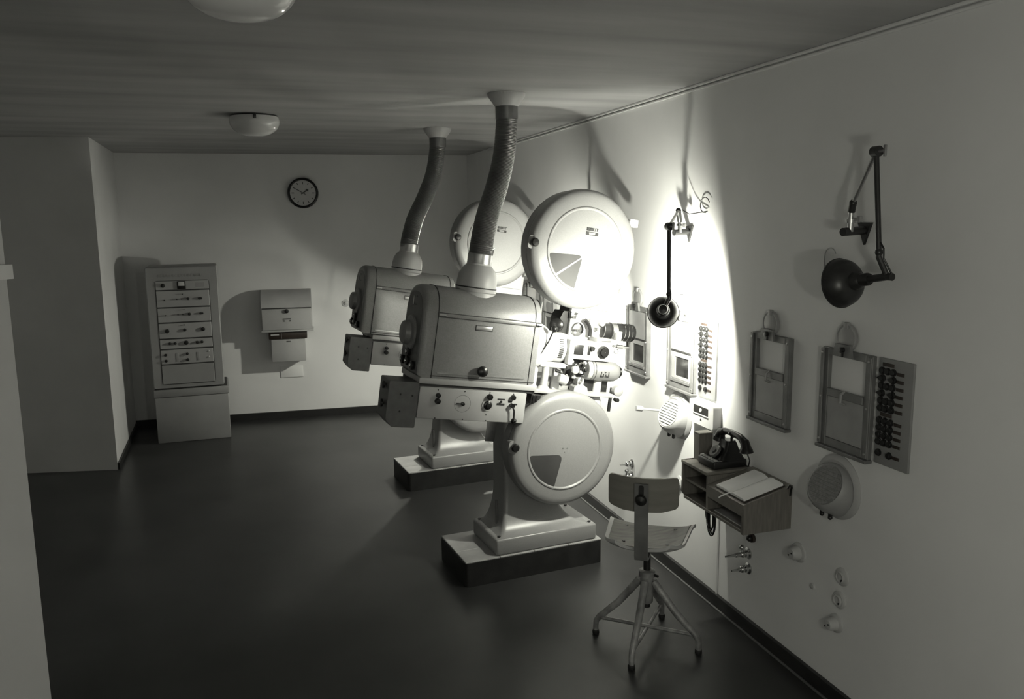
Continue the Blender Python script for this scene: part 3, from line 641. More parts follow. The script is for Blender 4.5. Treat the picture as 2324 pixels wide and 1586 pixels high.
build_port(2.790, 'iron port hatch with lowered shutter above the open book on the shelf', True)
build_port(3.510, 'iron port hatch with dark glass beside the brightly lit switch panel', False)
build_port(3.985, 'iron port hatch with dark glass in front of the projector lens', False)
build_port(5.385, 'iron port hatch with dark glass seen between lamphouse and upper spool box', False)
build_port(5.740, 'iron port hatch half hidden behind the lamphouse', False)

# ------------------------------------------------------------------ switch panels
def build_switch_panel(y0, label):
    T = thing('switch_panel', label, 'switch panel', (0, y0, 0.973), 0)
    W_, Hh = 0.152, 0.362       # local y from 0 (far edge) to -W_
    part(T, 'plate', MB().box((-0.010, -W_, 0.0), (0.0, 0.0, Hh), 0.002), SWP)
    knob = MB().lathe([(0.0128, 0), (0.0128, 0.004), (0.0105, 0.005), (0.0105, 0.008), (0.0085, 0.0095), (0, 0.0095)], (0, 0, 0), (-1, 0, 0), 14)
    lever = MB().lathe([(0.0128, 0), (0.0128, 0.004), (0.006, 0.007), (0, 0.008)], (0, 0, 0), (-1, 0, 0), 14).prism([(0.020, 0.0), (0.0, 0.011), (-0.008, 0.0), (0.0, -0.011)], lambda y, z, t: (t, y, z), -0.010, -0.003)
    lab = MB().box((-0.003, -0.016, -0.0055), (0.0, 0.016, 0.0055), 0.001, 1)
    nam = MB().box((-0.003, -0.026, -0.006), (0.0, 0.026, 0.006), 0.001, 1)
    rows = [(0.885, 'k3'), (0.815, 'l2'), (0.745, 'k3'), (0.675, 'l2'), (0.605, 'k3'), (0.535, 'k3'), (0.420, 'k3'), (0.352, 'k3'), (0.284, 'k3'), (0.216, 'k3'), (0.110, 'k2')]
    cache = {}
    def put(kind, mb, m, y, z):
        if kind in cache: share(cache[kind], T, (-0.010, y, z))
        else:
            cache[kind] = mb.build(kind, m, T, (-0.010, y, z))
    for fr, kd in rows:
        z = fr * Hh
        ys = [0.019, 0.043, 0.068] if kd == 'k3' else [0.022, 0.070]
        for y in ys:
            if kd == 'l2': put('lever_switch', lever, BLACK, -y, z)
            else: put('rotary_knob', knob, BLACK, -y, z)
        put('caption_strip', lab, DKRED, -0.1, z - 0.002)
    put('heading_strip', nam, DKRED, -0.045, 0.945 * Hh); put('heading_strip', nam, DKRED, -0.047, 0.478 * Hh)
    return T
build_switch_panel(2.198, 'grey switch panel with rows of dark knobs on the dim part of the wall')
build_switch_panel(3.354, 'switch panel with rows of dark knobs in the bright lamp light')

# meter / control housing
T = thing('control_unit', 'pale wall control unit with dark scale window under the bright switch panel', 'control unit', (0, 3.262, 0.905), 0)
part(T, 'housing', MB().prism(rect(0.212, 0.112, 0.016), lambda y, z, t: (t, y, z), -0.045, 0.0), SPKF)
part(T, 'scale_window', MB().prism(rect(0.128, 0.036, 0.002), lambda y, z, t: (t, y + 0.002, z + 0.016), -0.0465, -0.044), BLACK)
part(T, 'window_frame', MB().box((-0.049, -0.066, -0.008), (-0.044, 0.068, -0.003), 0.001), WHITE)
part(T, 'pointer', MB().lathe([(0.010, 0), (0.009, 0.004), (0, 0.005)], (-0.046, 0.0, 0.016), (-1, 0, 0), 14), OFFW)
part(T, 'emblem', MB().prism([(-0.007, -0.005), (0.007, -0.005), (0.0, 0.007)], lambda y, z, t: (t, y, z - 0.028), -0.0462, -0.0445), LETTER)

# ------------------------------------------------------------------ wall speakers
def build_speaker(y, z, label, face, body, ring):
    T = thing('wall_speaker', label, 'speaker', (0, y, z), 0)
    part(T, 'wall_ring', MB().lathe([(0.120, 0.0), (0.120, 0.004), (0.112, 0.012), (0.100, 0.015), (0.090, 0.010)], (0, 0, 0), (-1, 0, 0), 48), ring)
    ax = Vector((-0.86, -0.10, 0.42)).normalized()
    part(T, 'drum', MB().lathe([(0.094, -0.05), (0.094, 0.0), (0.090, 0.030), (0.083, 0.046), (0.076, 0.052), (0.072, 0.048), (0.0, 0.048)], (-0.018, 0, -0.006), ax, 40), body)
    part(T, 'grille', MB().lathe([(0.071, 0.048), (0.071, 0.052), (0.0, 0.055)], (-0.018, 0, -0.006), ax, 36), face)
    side = ax.cross(Vector((0, 1, 0))).normalized(); yv = side.cross(ax).normalized()
    o = Vector((-0.018, 0, -0.006))
    for k in range(9):
        s = -0.052 + k * 0.013; L = math.sqrt(max(0, 0.066 ** 2 - s * s))
        c = o + ax * 0.0555 + side * s
        part(T, 'louvre', MB().cyl(c - yv * L, c + yv * L, 0.0022, n=6), face)
    for yy in (0.025, -0.02):
        part(T, 'clamp_screw', MB().cyl((-0.045, yy, -0.105), (-0.045, yy, -0.085), 0.008, n=10).sphere((-0.045, yy, -0.106), 0.009, 10), BLACK)
    return T
build_speaker(2.375, 0.828, 'round grey wall speaker below the port hatch with lowered shutter', GRILL, SPKD, SPKR)
build_speaker(3.535, 0.835, 'round white wall speaker with louvred face in the bright lamp light', GRILW, SPKW, SPKW)
T = thing('wall_lever', 'rod handle with knurled knob sticking out beside the white speaker', 'lever', (0, 3.62, 0.83), 0)
part(T, 'rod', MB().cyl((0.0, 0, 0), (-0.165, 0, 0.03), 0.006, n=10), WHITE)
part(T, 'knob', MB().cyl((-0.165, 0, 0.03), (-0.20, 0, 0.036), 0.014, n=14, bev=0.002), CABG)
part(T, 'rose', MB().lathe([(0.018, 0), (0.016, 0.006), (0.008, 0.008)], (0, 0, 0), (-1, 0, 0), 16), WHITE)

# ------------------------------------------------------------------ jointed wall lamps
def bowl(T, c, ax, rad, lit):
    ax = Vector(ax).normalized(); c = Vector(c)
    outer = [(0.020, -0.088), (0.027, -0.080), (0.030, -0.058)]
    inner = []
    for k in range(1, 11):
        a = k / 10 * PI / 2
        outer.append((0.030 + (rad - 0.030) * math.sin(a) , -0.058 + 0.058 * (1 - math.cos(a)) ** 0.9))
    outer += [(rad + 0.0025, 0.0), (rad + 0.0025, 0.005), (rad - 0.001, 0.005)]
    for k in range(10, -1, -1):
        a = k / 10 * PI / 2
        inner.append((0.027 + (rad - 0.0305) * math.sin(a) - 0.0, -0.055 + 0.0565 * (1 - math.cos(a)) ** 0.9))
    sh = part(T, 'shade', MB().lathe(outer + inner[:1], c, ax, 40, True, False), BLACKM)
    part(sh, 'reflector', MB().lathe(inner + [(0.0, -0.055)], c, ax, 40, False, False), REFL)
    part(sh, 'socket', MB().lathe([(0.0, -0.120), (0.018, -0.118), (0.021, -0.112), (0.021, -0.086), (0.0, -0.086)], c, ax, 20), BLACK)
    bl = MB().sphere((0, 0, 0), 0.024, 20)
    b = part(sh, 'bulb', bl, mat('lit_bulb', 0.8, 0.4, emit=BULB) if lit else MILK)
    b.location = c - ax * 0.016
    return sh
def wall_lamp(y, z, label, pivot, top, elbow, arm_bot, c, ax, rad, lit, reach=0.095):
    T = thing('wall_lamp', label, 'lamp', (0, y, z), 0)
    O = Vector((0, y, z)); L = lambda p: Vector(p) - O
    part(T, 'wall_plate', MB().prism([(0.032, 0.03), (-0.032, 0.03), (0.0, -0.045)], lambda yy, zz, t: (t, yy, zz), -0.010, 0.0), BLACKM)
    part(T, 'bracket', MB().cyl((0, 0, 0.005), L((pivot[0] - 0.03, pivot[1], z)), 0.014, n=16), BLACKM)
    pv = L(pivot); tp = L(top); eb = L(elbow); ab = L(arm_bot)
    k = part(T, 'pivot', MB().cyl((pv.x, pv.y, 0.0), pv, 0.010, n=14).cyl((pv.x, pv.y, 0.03), (pv.x, pv.y, 0.042), 0.016, n=14), CHROME)
    part(k, 'wing_screw', MB().cyl((pv.x, pv.y, pv.z * .6), (pv.x + 0.004, pv.y - 0.03, pv.z * .6), 0.005, n=8).box((pv.x - 0.003, pv.y - 0.045, pv.z * .6 - 0.010), (pv.x + 0.009, pv.y - 0.03, pv.z * .6 + 0.010), 0.002), STEEL)
    part(T, 'fork', MB().cyl(pv - Vector((0, 0, 0.004)), tp, 0.012, n=12).sphere(tp, 0.013, 12), BLACKM)
    part(T, 'upper_arm', MB().cyl(tp, eb, 0.0065, n=12), STEEL)
    e = part(T, 'elbow', MB().cyl(eb + Vector((0, 0.013, 0)), eb - Vector((0, 0.013, 0)), 0.017, n=18), BLACKM)
    part(e, 'wing_nut', MB().cyl(eb - Vector((0, 0.012, 0)), eb - Vector((0.0, 0.035, 0)), 0.005, n=8).box((eb.x - 0.004, eb.y - 0.042, eb.z - 0.018), (eb.x + 0.004, eb.y - 0.033, eb.z + 0.018), 0.002), STEEL)
    part(T, 'lower_arm', MB().cyl(eb, ab, 0.0085, n=14), BLACKM)
    cc = L(c); A_ = Vector(ax).normalized(); so = cc - A_ * reach
    part(T, 'swivel_joint', MB().tube([ab, ab + Vector((0, 0, -0.015)), so], 0.009, 10).cyl(so, cc - A_ * 0.09, 0.012, n=14).sphere(ab, 0.0125, 12).cyl(so + Vector((0, 0.016, 0)), so - Vector((0, 0.022, 0)), 0.012, n=14), BLACKM)
    bowl(T, cc, ax, rad, lit)
    part(T, 'flex', MB().tube([ab + Vector((0.0, -0.004, 0.03)), ab + Vector((-0.004, -0.024, 0.012)), ab + Vector((-0.004, -0.026, -0.018)), so + Vector((0, -0.02, 0.008))], 0.003, 8), BLACK)
    return T
wall_lamp(2.305, 1.750, 'black jointed wall lamp, unlit, above the port hatches on the dim wall',
          (-0.082, 2.285, 1.82), (-0.085, 2.275, 1.845), (-0.12, 2.142, 2.000), (-0.125, 2.100, 1.690), (-0.125, 2.265, 1.582), (-0.12, 0.96, -0.17), 0.081, False, 0.185)
wall_lamp(3.475, 1.735, 'black jointed wall lamp, lit, lighting up the spool boxes and the wall',
          (-0.068, 3.455, 1.79), (-0.085, 3.440, 1.837), (-0.265, 3.195, 1.767), (-0.268, 3.180, 1.475), (-0.270, 3.225, 1.392), (0.46, 0.85, -0.22), 0.068, True)
wall_lamp(4.645, 1.735, 'black jointed wall lamp, lit, behind the upper spool box of the projector beside the chair',
          (-0.068, 4.625, 1.79), (-0.085, 4.610, 1.837), (-0.265, 4.385, 1.767), (-0.268, 4.375, 1.475), (-0.270, 4.42, 1.392), (0.76, 0.54, -0.36), 0.068, True)
wall_lamp(6.60, 1.735, 'black jointed wall lamp, lit, between the far projector and the clock wall',
          (-0.068, 6.58, 1.79), (-0.085, 6.57, 1.837), (-0.255, 6.50, 1.72), (-0.268, 6.49, 1.44), (-0.300, 6.50, 1.28), (-0.53, -0.25, -0.81), 0.068, True)
T = thing('lamp_cord', 'thin wire loop on the wall above the lit wall lamp', 'cord', (-0.02, 3.38, 1.86), 0)
part(T, 'wire', MB().tube([(-0.05, 0.05, -0.02), (-0.03, 0.02, -0.04), (-0.01, -0.01, -0.035)] + [(0.008, -0.05 + 0.04 * math.cos(a), 0.0 + 0.035 * math.sin(a)) for a in [-2.2 + 0.5 * k for k in range(11)]], 0.0022, 6), BLACKM)
T = thing('wire_hook', 'thin wire hook on the wall behind the unlit lamp', 'hook', (0, 2.475, 1.66), 0)
part(T, 'wire', MB().tube([(-0.004, 0.03, -0.06), (-0.004, 0.03, 0.0)] + [(-0.004, 0.03 * math.cos(a), 0.03 * math.sin(a)) for a in [0.35 * k for k in range(1, 9)]], 0.0022, 6), STEEL)

# ------------------------------------------------------------------ taps, sockets and buttons on the wall
def build_tap(y, z, label, L, handle):
    T = thing('wall_tap', label, 'tap', (0, y, z), 0)
    part(T, 'flange', MB().lathe([(0.026, 0), (0.026, 0.004), (0.018, 0.010), (0.016, 0.018)], (0, 0, 0), (-1, 0, 0), 20), CHROME)
    part(T, 'body', MB().cyl((-0.015, 0, 0), (-L * .55, 0, 0), 0.0105, n=14).sphere((-0.03, 0, 0.0), 0.016, 14), CHROME)
    part(T, 'nozzle', MB().cyl((-L * .55, 0, 0), (-L, 0, 0), 0.007, 0.004, n=12), CHROME)
    if handle: part(T, 'handle', MB().cyl((-0.034, 0, 0.006), (-0.034, 0, 0.026), 0.006, n=10).sphere((-0.034, 0, 0.032), 0.012, 12), CHROME)
    return T
build_tap(2.915, 0.355, 'polished tap with long nozzle below the telephone shelf, above another tap', 0.115, True)
build_tap(2.910, 0.288, 'polished tap with short nozzle below the telephone shelf, the lower of two', 0.085, False)
build_tap(4.060, 0.433, 'polished tap on the wall behind the chair back, the upper of two', 0.075, False)
build_tap(4.060, 0.362, 'polished tap on the wall behind the chair back, the lower of two', 0.125, True)
T = thing('push_button', 'dark round push button on the wall just below the telephone shelf', 'button', (0, 2.885, 0.437), 0)
part(T, 'base', MB().lathe([(0.020, 0), (0.019, 0.012), (0.0, 0.014)], (0, 0, 0), (-1, 0, 0), 20), DKRED)
part(T, 'knob', MB().sphere((-0.018, 0, 0), 0.014, 14), BLACK)
def build_socket(y, z, label, rad, style):
    T = thing('wall_socket', label, 'socket', (0, y, z), 0)
    part(T, 'plate', MB().lathe([(rad, 0), (rad * .97, 0.006), (rad * .8, 0.010), (0, 0.010)], (0, 0, 0), (-1, 0, 0), 28), OFFW)
    if style == 'cone':
        part(T, 'body', MB().lathe([(rad * .72, 0.008), (rad * .66, 0.03), (rad * .5, 0.042), (0, 0.044)], (0, 0, 0), (-1, 0, 0), 24), OFFW)
        for a, b in ((-0.008, 0.004), (0.009, -0.008)):
            part(T, 'pin_hole', MB().cyl((-0.043, a, b), (-0.0455, a, b), 0.003, n=8), BLACK)
    else:
        part(T, 'rim', MB().lathe([(rad * .62, 0.010), (rad * .62, 0.015), (rad * .52, 0.017), (rad * .5, 0.011)], (0, 0, 0), (-1, 0, 0), 24, False, False), OFFW)
        part(T, 'pin_hole', MB().cyl((-0.009, -0.006, -0.012), (-0.0125, -0.006, -0.012), 0.0045, n=8), BLACK)
    return T
build_socket(2.575, 0.495, 'white round socket with raised cap between telephone shelf and grey speaker', 0.040, 'cone')
build_socket(2.325, 0.500, 'white round socket, topmost of the column of three', 0.034, 'flat')
build_socket(2.333, 0.407, 'white round socket, middle of the column of three', 0.033, 'flat')
build_socket(2.345, 0.310, 'white round socket with raised cap, lowest of the column of three', 0.036, 'cone')
build_socket(3.520, 0.488, 'white round socket at the left end of the telephone shelf', 0.036, 'flat')
T = thing('wall_stud', 'tiny white stud on the wall beside the column of three sockets', 'stud', (0, 2.485, 0.393), 0)
part(T, 'cap', MB().lathe([(0.013, 0), (0.011, 0.006), (0, 0.009)], (0, 0, 0), (-1, 0, 0), 16), OFFW)
T = thing('conduit', 'thin vertical conduit running down the wall under the telephone shelf', 'conduit', (0, 3.150, 0.064), 0)
part(T, 'pipe', MB().cyl((-0.005, 0, 0), (-0.005, 0, 0.50), 0.005, n=12), WALL)

# ------------------------------------------------------------------ telephone shelf
def build_shelf():
    y0, y1 = 2.635, 3.120; D = 0.22; ym = 2.912; zb, zt = 0.571, 0.745; zf = 0.694; th = 0.014
    T = thing('wall_shelf', 'dark wooden wall shelf with sloping writing desk carrying telephone and book', 'shelf', (0, y0, zb), 0)
    h = zt - zb; w = y1 - y0; m_ = ym - y0; hf = zf - zb
    X = lambda y, z, t: (t, y, z)
    end = [(0.0, 0.0), (-D, 0.0), (-D, hf - 0.012), (0.0, h + 0.004)]
    part(T, 'end_panel', MB().prism(end, lambda x, z, t: (x, t, z), 0.0, th), WOOD)
    part(T, 'end_panel', MB().prism(round_poly([(0.0, 0.0), (-D + 0.02, 0.0), (-D, 0.025), (-D, h), (0.0, h)], 0.01, 3), lambda x, z, t: (x, t, z), w - th, w), WOOD)
    part(T, 'divider', MB().box((-D + 0.004, m_ - th / 2, th), (-0.012, m_ + th / 2, h - th)), WOOD)
    part(T, 'bottom_board', MB().box((-D + 0.004, th, 0.0), (0.0, w - th, th), 0.002, 1), WOOD)
    part(T, 'back_board', MB().box((-0.012, th, th), (0.0, w - th, h - 0.002), 0.0), WOOD)
    part(T, 'top_board', MB().box((-D - 0.004, m_ - 0.004, h - th), (0.0, w, h), 0.003, 2), WOODT)
    part(T, 'middle_board', MB().box((-D + 0.012, m_ + th / 2, 0.082), (-0.012, w - th, 0.092)), WOOD)
    # sloping desk lid
    poly = [(-D - 0.004, hf - 0.016), (-D - 0.004, hf), (0.0, h + 0.006), (0.0, h - 0.010)]
    part(T, 'desk_lid', MB().prism(poly, lambda x, z, t: (x, t, z), -0.002, m_ - 0.006), WOOD)
    part(T, 'front_board', MB().box((-D, th, 0.072), (-D + 0.010, m_ - th / 2, hf - 0.016), 0.001, 1), WOOD)
    part(T, 'hook', MB().tube([(-0.012, -0.004, 0.14), (-0.012, -0.010, 0.17)] + [(-0.012, -0.012 + 0.0, 0.175 + 0.002 * k) for k in range(3)] + [(-0.024, -0.012, 0.186), (-0.032, -0.012, 0.172)], 0.004, 8), BLACK)
    part(T, 'stowed_papers', MB().box((-D + 0.02, 0.03, th + .001), (-0.03, m_ - 0.03, 0.020), 0.001, 1), CABG)
build_shelf()
def build_phone():
    T = thing('telephone', 'black desk telephone with handset standing on the wooden wall shelf', 'telephone', (-0.098, 2.985, 0.745), 0)
    # base tray, key strip, body, dial, cradle, handset
    part(T, 'base', MB().box((-0.082, -0.062, 0.0), (0.082, 0.072, 0.036), 0.009, 3), BLACK)
    rings = []
    for (z, x0, x1, y0, y1) in ((0.030, -0.045, 0.078, -0.058, 0.055), (0.05, -0.035, 0.07, -0.05, 0.045), (0.075, -0.012, 0.058, -0.042, 0.035), (0.10, -0.004, 0.05, -0.036, 0.028), (0.112, 0.0, 0.045, -0.032, 0.024)):
        rings.append([(a, b, z) for a, b in round_poly([(x0, y0), (x1, y0), (x1, y1), (x0, y1)], 0.015, 4)])
    part(T, 'body', MB().loft(rings), BLACK)
    d = part(T, 'dial', MB().lathe([(0.030, 0), (0.030, 0.006), (0.026, 0.010), (0, 0.010)], (-0.034, 0.004, 0.062), (-0.75, 0, 0.66), 28), DKBOX)
    part(d, 'dial_hub', MB().lathe([(0.013, 0.010), (0.012, 0.014), (0, 0.015)], (-0.034, 0.004, 0.062), (-0.75, 0, 0.66), 18), BLACK)
    for k in range(6):
        part(T, 'key', MB().box((-0.076, 0.055 - k * 0.021 - 0.007, 0.034), (-0.058, 0.055 - k * 0.021 + 0.007, 0.041), 0.002, 1), CABG)
    for y in (-0.032, 0.028):
        part(T, 'cradle_fork', MB().tube([(0.02, y, 0.108), (0.02, y, 0.135), (0.005, y, 0.15)], 0.005, 8).tube([(0.02, y, 0.125), (0.04, y, 0.14), (0.04, y, 0.15)], 0.005, 8), BLACK)
    k_ = -0.030
    hs = [(0.022, 0.092 + k_, 0.108), (0.022, 0.084 + k_, 0.132), (0.022, 0.05 + k_, 0.144), (0.022, 0.0 + k_, 0.148), (0.022, -0.065 + k_, 0.144), (0.022, -0.098 + k_, 0.130), (0.022, -0.108 + k_, 0.106)]
    H_ = part(T, 'handset', MB().tube(hs, 0.013, 12, radf=lambda i: [0.023, 0.019, 0.0145, 0.0135, 0.0145, 0.019, 0.023][i]), BLACK)
    part(H_, 'earpiece', MB().lathe([(0.017, 0), (0.026, 0.012), (0.028, 0.024), (0.02, 0.028), (0, 0.028)], (0.022, 0.092 + k_, 0.118), (0, 0.15, -1), 20), BLACK)
    part(H_, 'mouthpiece', MB().lathe([(0.017, 0), (0.026, 0.012), (0.029, 0.026), (0.02, 0.03), (0, 0.03)], (0.022, -0.108 + k_, 0.116), (0, -0.15, -1), 20), BLACK)
    part(H_, 'cord', MB().tube([(0.022, -0.116 + k_, 0.088), (0.03, -0.155, 0.06), (0.035, -0.140, 0.03), (0.055, -0.075, 0.012), (0.06, -0.06, 0.012)], 0.0032, 8), BLACK)
build_phone()
T = thing('card_box', 'upright dark wooden card box behind the telephone on the shelf', 'box', (-0.13, 3.094, 0.745), 0)
part(T, 'case', MB().box((-0.034, -0.024, 0.0), (0.034, 0.024, 0.118), 0.002, 1), WOOD)
part(T, 'lid', MB().box((-0.035, -0.025, 0.1185), (0.035, 0.025, 0.124), 0.001, 1), WOODT)

# open book on the sloping lid
sl = math.atan((0.751 - 0.694) / 0.224)
def build_book():
    T = thing('open_book', 'open log book with ribbon lying on the sloping desk of the shelf', 'book', (-0.118, 2.752, 0.721 + 0.0015), 0)
    T.rotation_euler = (0, -sl, 0)
    hl, hwid = 0.092, 0.100
    part(T, 'cover', MB().box((-hl - 0.004, -hwid - 0.005, 0.0), (hl + 0.004, hwid + 0.005, 0.003), 0.001, 1), DKRED)
    for s in (-1, 1):
        n = 10; prof = []
        for k in range(n + 1):
            q = k / n; prof.append((s * (0.001 + q * (hwid - 0.003)), 0.0055 + 0.011 * math.sin(min(1, q * 2.6) * PI / 2) * (1 - 0.45 * q)))
        poly = [(s * 0.001, 0.003)] + prof + [(s * (hwid - 0.001), 0.003)]
        pg = part(T, 'pages', MB().prism(poly, lambda y, z, t: (t, y, z), -hl, hl), PAPER)
    part(T, 'ribbon', MB().tube([(-hl + 0.01, 0.0, 0.010), (-hl - 0.008, 0.004, 0.006), (-hl - 0.03, 0.020, -0.003), (-hl - 0.038, 0.028, -0.010)], 0.0028, 6), PAPER)
build_book()
T = thing('cable_coil', 'black cable coil hanging below the telephone shelf', 'cable', (-0.10, 3.060, 0.571), 0)
mb = MB()
for k, (dx, w_, L_) in enumerate(((0.0, 0.036, 0.175), (0.006, 0.030, 0.168), (-0.006, 0.032, 0.150))):
    pts = []
    for i in range(25):
        a = i / 24 * 2 * PI
        pts.append((dx, w_ * math.sin(a) * (0.6 + 0.4 * (1 - math.cos(a)) / 2), -L_ / 2 * (1 - math.cos(a)) - 0.001))
    mb.tube(pts, 0.0042, 8, closed=False)
part(T, 'loop', mb, BLACK)
part(T, 'lead', MB().tube([(0.0, 0.05, -0.001), (0.0, 0.052, -0.05), (0.0, 0.045, -0.10), (0.0, 0.02, -0.15)], 0.003, 8), BLACK)

# ------------------------------------------------------------------ swivel chair
def build_chair():
    hx, hy = 0.569, 0.823
    rz = math.atan2(hy, hx) - PI / 2          # local +y = facing direction
    T = thing('swivel_chair', 'worn wooden swivel work chair with four splayed painted steel legs', 'chair', (-0.468, 2.957, 0.0), 0)
    Rz = Matrix.Rotation(rz, 4, 'Z')
    feet = [(-0.641, 3.097), (-0.621, 2.783), (-0.304, 2.801), (-0.300, 3.130)]
    O = Vector((-0.468, 2.957, 0))
    for fx, fy in feet:
        d = (Vector((fx, fy, 0)) - O); d.z = 0; n = d.normalized(); L = d.length
        pts = [n * 0.03 + Vector((0, 0, 0.285)), n * (L * 0.55) + Vector((0, 0, 0.165)), n * (L * 0.93) + Vector((0, 0, 0.082)), n * (L * 0.995) + Vector((0, 0, 0.060)), n * L + Vector((0, 0, 0.03)), n * L + Vector((0, 0, 0.012))]
        lg = part(T, 'leg', MB().tube(pts, 0.013, 12, radf=lambda i: [0.017, 0.0155, 0.0135, 0.0125, 0.0115, 0.0115][i]), CHP)
        part(lg, 'rubber_foot', MB().lathe([(0.013, 0.0), (0.015, 0.004), (0.015, 0.016), (0.012, 0.02)], (d.x, d.y, 0), (0, 0, 1), 16), RUBBER)
    for i, j in ((0, 2), (1, 3)):
        a = Vector((feet[i][0], feet[i][1], 0)) - O; b = Vector((feet[j][0], feet[j][1], 0)) - O
        a *= 0.93; b *= 0.93; a.z = b.z = 0.072 if i else 0.080
        part(T, 'cross_bar', MB().cyl(a, b, 0.0085, n=10), CHP)
    part(T, 'hub', MB().lathe([(0.024, 0.185), (0.027, 0.19), (0.028, 0.30), (0.034, 0.303), (0.034, 0.328), (0.028, 0.332)], (0, 0, 0), (0, 0, 1), 24), CHP)
    part(T, 'spindle', MB().cyl((0, 0, 0.165), (0, 0, 0.46), 0.0155, n=18), BLACKM)
    part(T, 'clamp_screw', MB().cyl((0.02, -0.03, 0.315), (0.028, -0.046, 0.315), 0.006, n=10), BLACKM)
    part(T, 'seat_plate', MB().box((-0.07, -0.09, 0.452), (0.07, 0.09, 0.462), 0.003, 1, M=Rz), BLACKM)
    # seat shell: rear edge narrower, front wider, edges rolled down, shallow dish
    def shell(th, zoff, grow):
        N = 24; M_ = 22; rows = []
        for i in range(N + 1):
            yv = -0.165 + 0.35 * i / N
            row = []
            s = (i / N) * 2 - 1
            hwid = (0.158 + 0.028 * (i / N)) + grow
            # superellipse corners at the rear, gentle at the front
            for k in range(M_ + 1):
                q = (k / M_) * 2 - 1
                rear = max(0.0, (-s - 0.55) / 0.45)
                lim = 1 - 0.30 * rear ** 2.2
                x = q * hwid * lim
                e = abs(q) ** 6
                fr = max(0.0, s) ** 5
                z = 0.478 + 0.010 * q * q - 0.012 * (1 - s * s) * (1 - q * q) + 0.014 * e - 0.022 * fr + 0.014 * max(0.0, -s) ** 6 + zoff
                row.append(Vector((x, yv, z)))
            rows.append(row)
        return rows
    top = shell(0, 0.0, 0.0); bot = shell(0, -0.013, 0.0)
    N, M_ = len(top), len(top[0]); vs = []; fs = []
    for rw in top + bot: vs += [Rz @ p for p in rw]
    for i in range(N - 1):
        for k in range(M_ - 1):
            a = i * M_ + k; fs.append((a, a + 1, a + M_ + 1, a + M_)); b = a + N * M_; fs.append((b, b + M_, b + M_ + 1, b + 1))
    ring = [k for k in range(M_)] + [i * M_ + M_ - 1 for i in range(1, N)] + [(N - 1) * M_ + k for k in range(M_ - 2, -1, -1)] + [i * M_ for i in range(N - 2, 0, -1)]
    off = N * M_
    for q in range(len(ring)):
        a, b = ring[q], ring[(q + 1) % len(ring)]; fs.append((a, a + off, b + off, b))
    seat = part(T, 'seat', MB().add(vs, fs), PLYE)
    # dark worn top panel inset on the shell
    vs = []; fs = []; cols = range(1, M_ - 1); sel = [r_[1:M_ - 1] for r_ in top[2:]]
    for r_ in sel:
        for p in r_: vs.append(Rz @ (p + Vector((0, 0, 0.0025))))
    n0, m0 = len(sel), len(sel[0])
    for i in range(n0 - 1):
        for k in range(m0 - 1):
            a = i * m0 + k; fs.append((a, a + 1, a + m0 + 1, a + m0))
    nb = len(vs)
    vs += [v - Vector((0, 0, 0.004)) for v in vs]
    fs += [tuple(i + nb for i in q[::-1]) for q in fs]
    rg = [k for k in range(m0)] + [i * m0 + m0 - 1 for i in range(1, n0)] + [(n0 - 1) * m0 + k for k in range(m0 - 2, -1, -1)] + [i * m0 for i in range(n0 - 2, 0, -1)]
    for q in range(len(rg)):
        a, b = rg[q], rg[(q + 1) % len(rg)]; fs.append((a, a + nb, b + nb, b))
    part(seat, 'seat_panel', MB().add(vs, fs), PLY)
    for x, y in ((-0.09, -0.07), (0.09, -0.07), (0.105, 0.11), (-0.105, 0.11)):
        zz = 0.478
        part(seat, 'seat_bolt', MB().cyl(Rz @ Vector((x, y, zz - 0.012)), Rz @ Vector((x, y, zz + 0.002)), 0.007, n=10), BLACKM)
    # back strap
    yb = -0.195; w_ = 0.027
    prof = [(-0.05, 0.449), (-0.15, 0.447), (-0.185, 0.452), (-0.196, 0.47), (-0.200, 0.56), (-0.206, 0.68), (-0.209, 0.775)]
    sv = []
    for (y, z) in prof:
        sv.append((y, z))
    rings = []
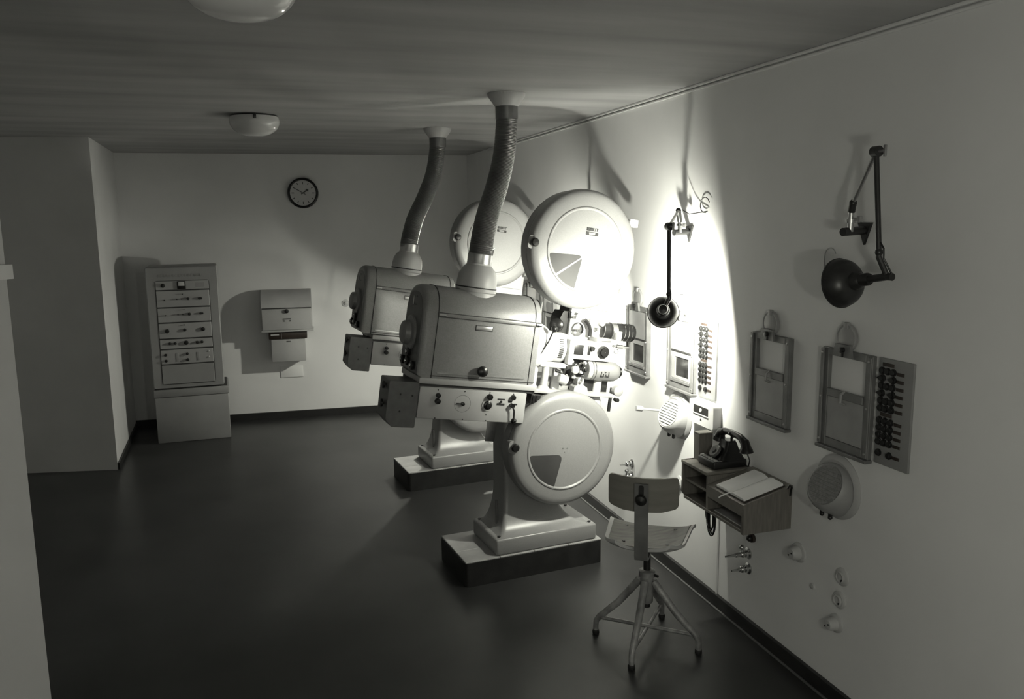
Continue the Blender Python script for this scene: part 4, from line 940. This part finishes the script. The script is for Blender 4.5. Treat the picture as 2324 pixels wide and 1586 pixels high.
    for i, (y, z) in enumerate(sv):
        p = Vector(sv[max(i - 1, 0)]); q = Vector(sv[min(i + 1, len(sv) - 1)]); d = (q - p).normalized(); nn = Vector((-d.y, d.x)) * 0.0035
        rings.append([Rz @ Vector(v) for v in ((-w_, y + nn.x, z + nn.y), (w_, y + nn.x, z + nn.y), (w_, y - nn.x, z - nn.y), (-w_, y - nn.x, z - nn.y))])
    part(T, 'back_strap', MB().loft(rings), STRAP)
    # curved backrest board in front of the strap
    n = 20; rings = []
    wid = 0.140; zlo, zhi = 0.655, 0.795
    poly = round_poly([(-wid, zlo + 0.012), (-wid * .55, zlo), (wid * .55, zlo), (wid, zlo + 0.012), (wid, zhi), (-wid, zhi)], 0.022, 5)
    # grid board with rounded outline
    bmv = []; bmf = []
    def bend(x, z, t):
        return Rz @ Vector((x, -0.198 + 0.045 * (x / wid) ** 2 + t - 0.02 * (z - zlo), z))
    bm = bmesh.new()
    fv = [bm.verts.new((x, 0, z)) for x, z in poly]; bm.faces.new(fv)
    for k in range(1, n):
        xx = -wid + 2 * wid * k / n
        bmesh.ops.bisect_plane(bm, geom=bm.verts[:] + bm.edges[:] + bm.faces[:], plane_co=(xx, 0, 0), plane_no=(1, 0, 0))
    ex = bmesh.ops.extrude_face_region(bm, geom=bm.faces[:])
    newv = set(v for v in ex['geom'] if isinstance(v, bmesh.types.BMVert))
    for v in bm.verts: v.co = bend(v.co.x, v.co.z, 0.011 if v in newv else 0.0)
    part(T, 'backrest', MB().frombm(bm), PLYB)
    # keyhole slot and adjusting knob on the strap
    part(T, 'strap_slot', MB().prism(round_poly([(-0.010, 0.705), (0.010, 0.705), (0.010, 0.770), (-0.010, 0.770)], 0.0095, 6), lambda x, z, t: Rz @ Vector((x, -0.2115 + t - 0.03 * (z - 0.70), z)), -0.002, 0.004), BLACKM)
    part(T, 'adjusting_knob', MB().lathe([(0.010, 0), (0.020, 0.004), (0.023, 0.014), (0.018, 0.024), (0, 0.027)], Rz @ Vector((0, -0.209, 0.712)), Rz @ Vector((0, -1, 0)), 22), BLACK)
build_chair()
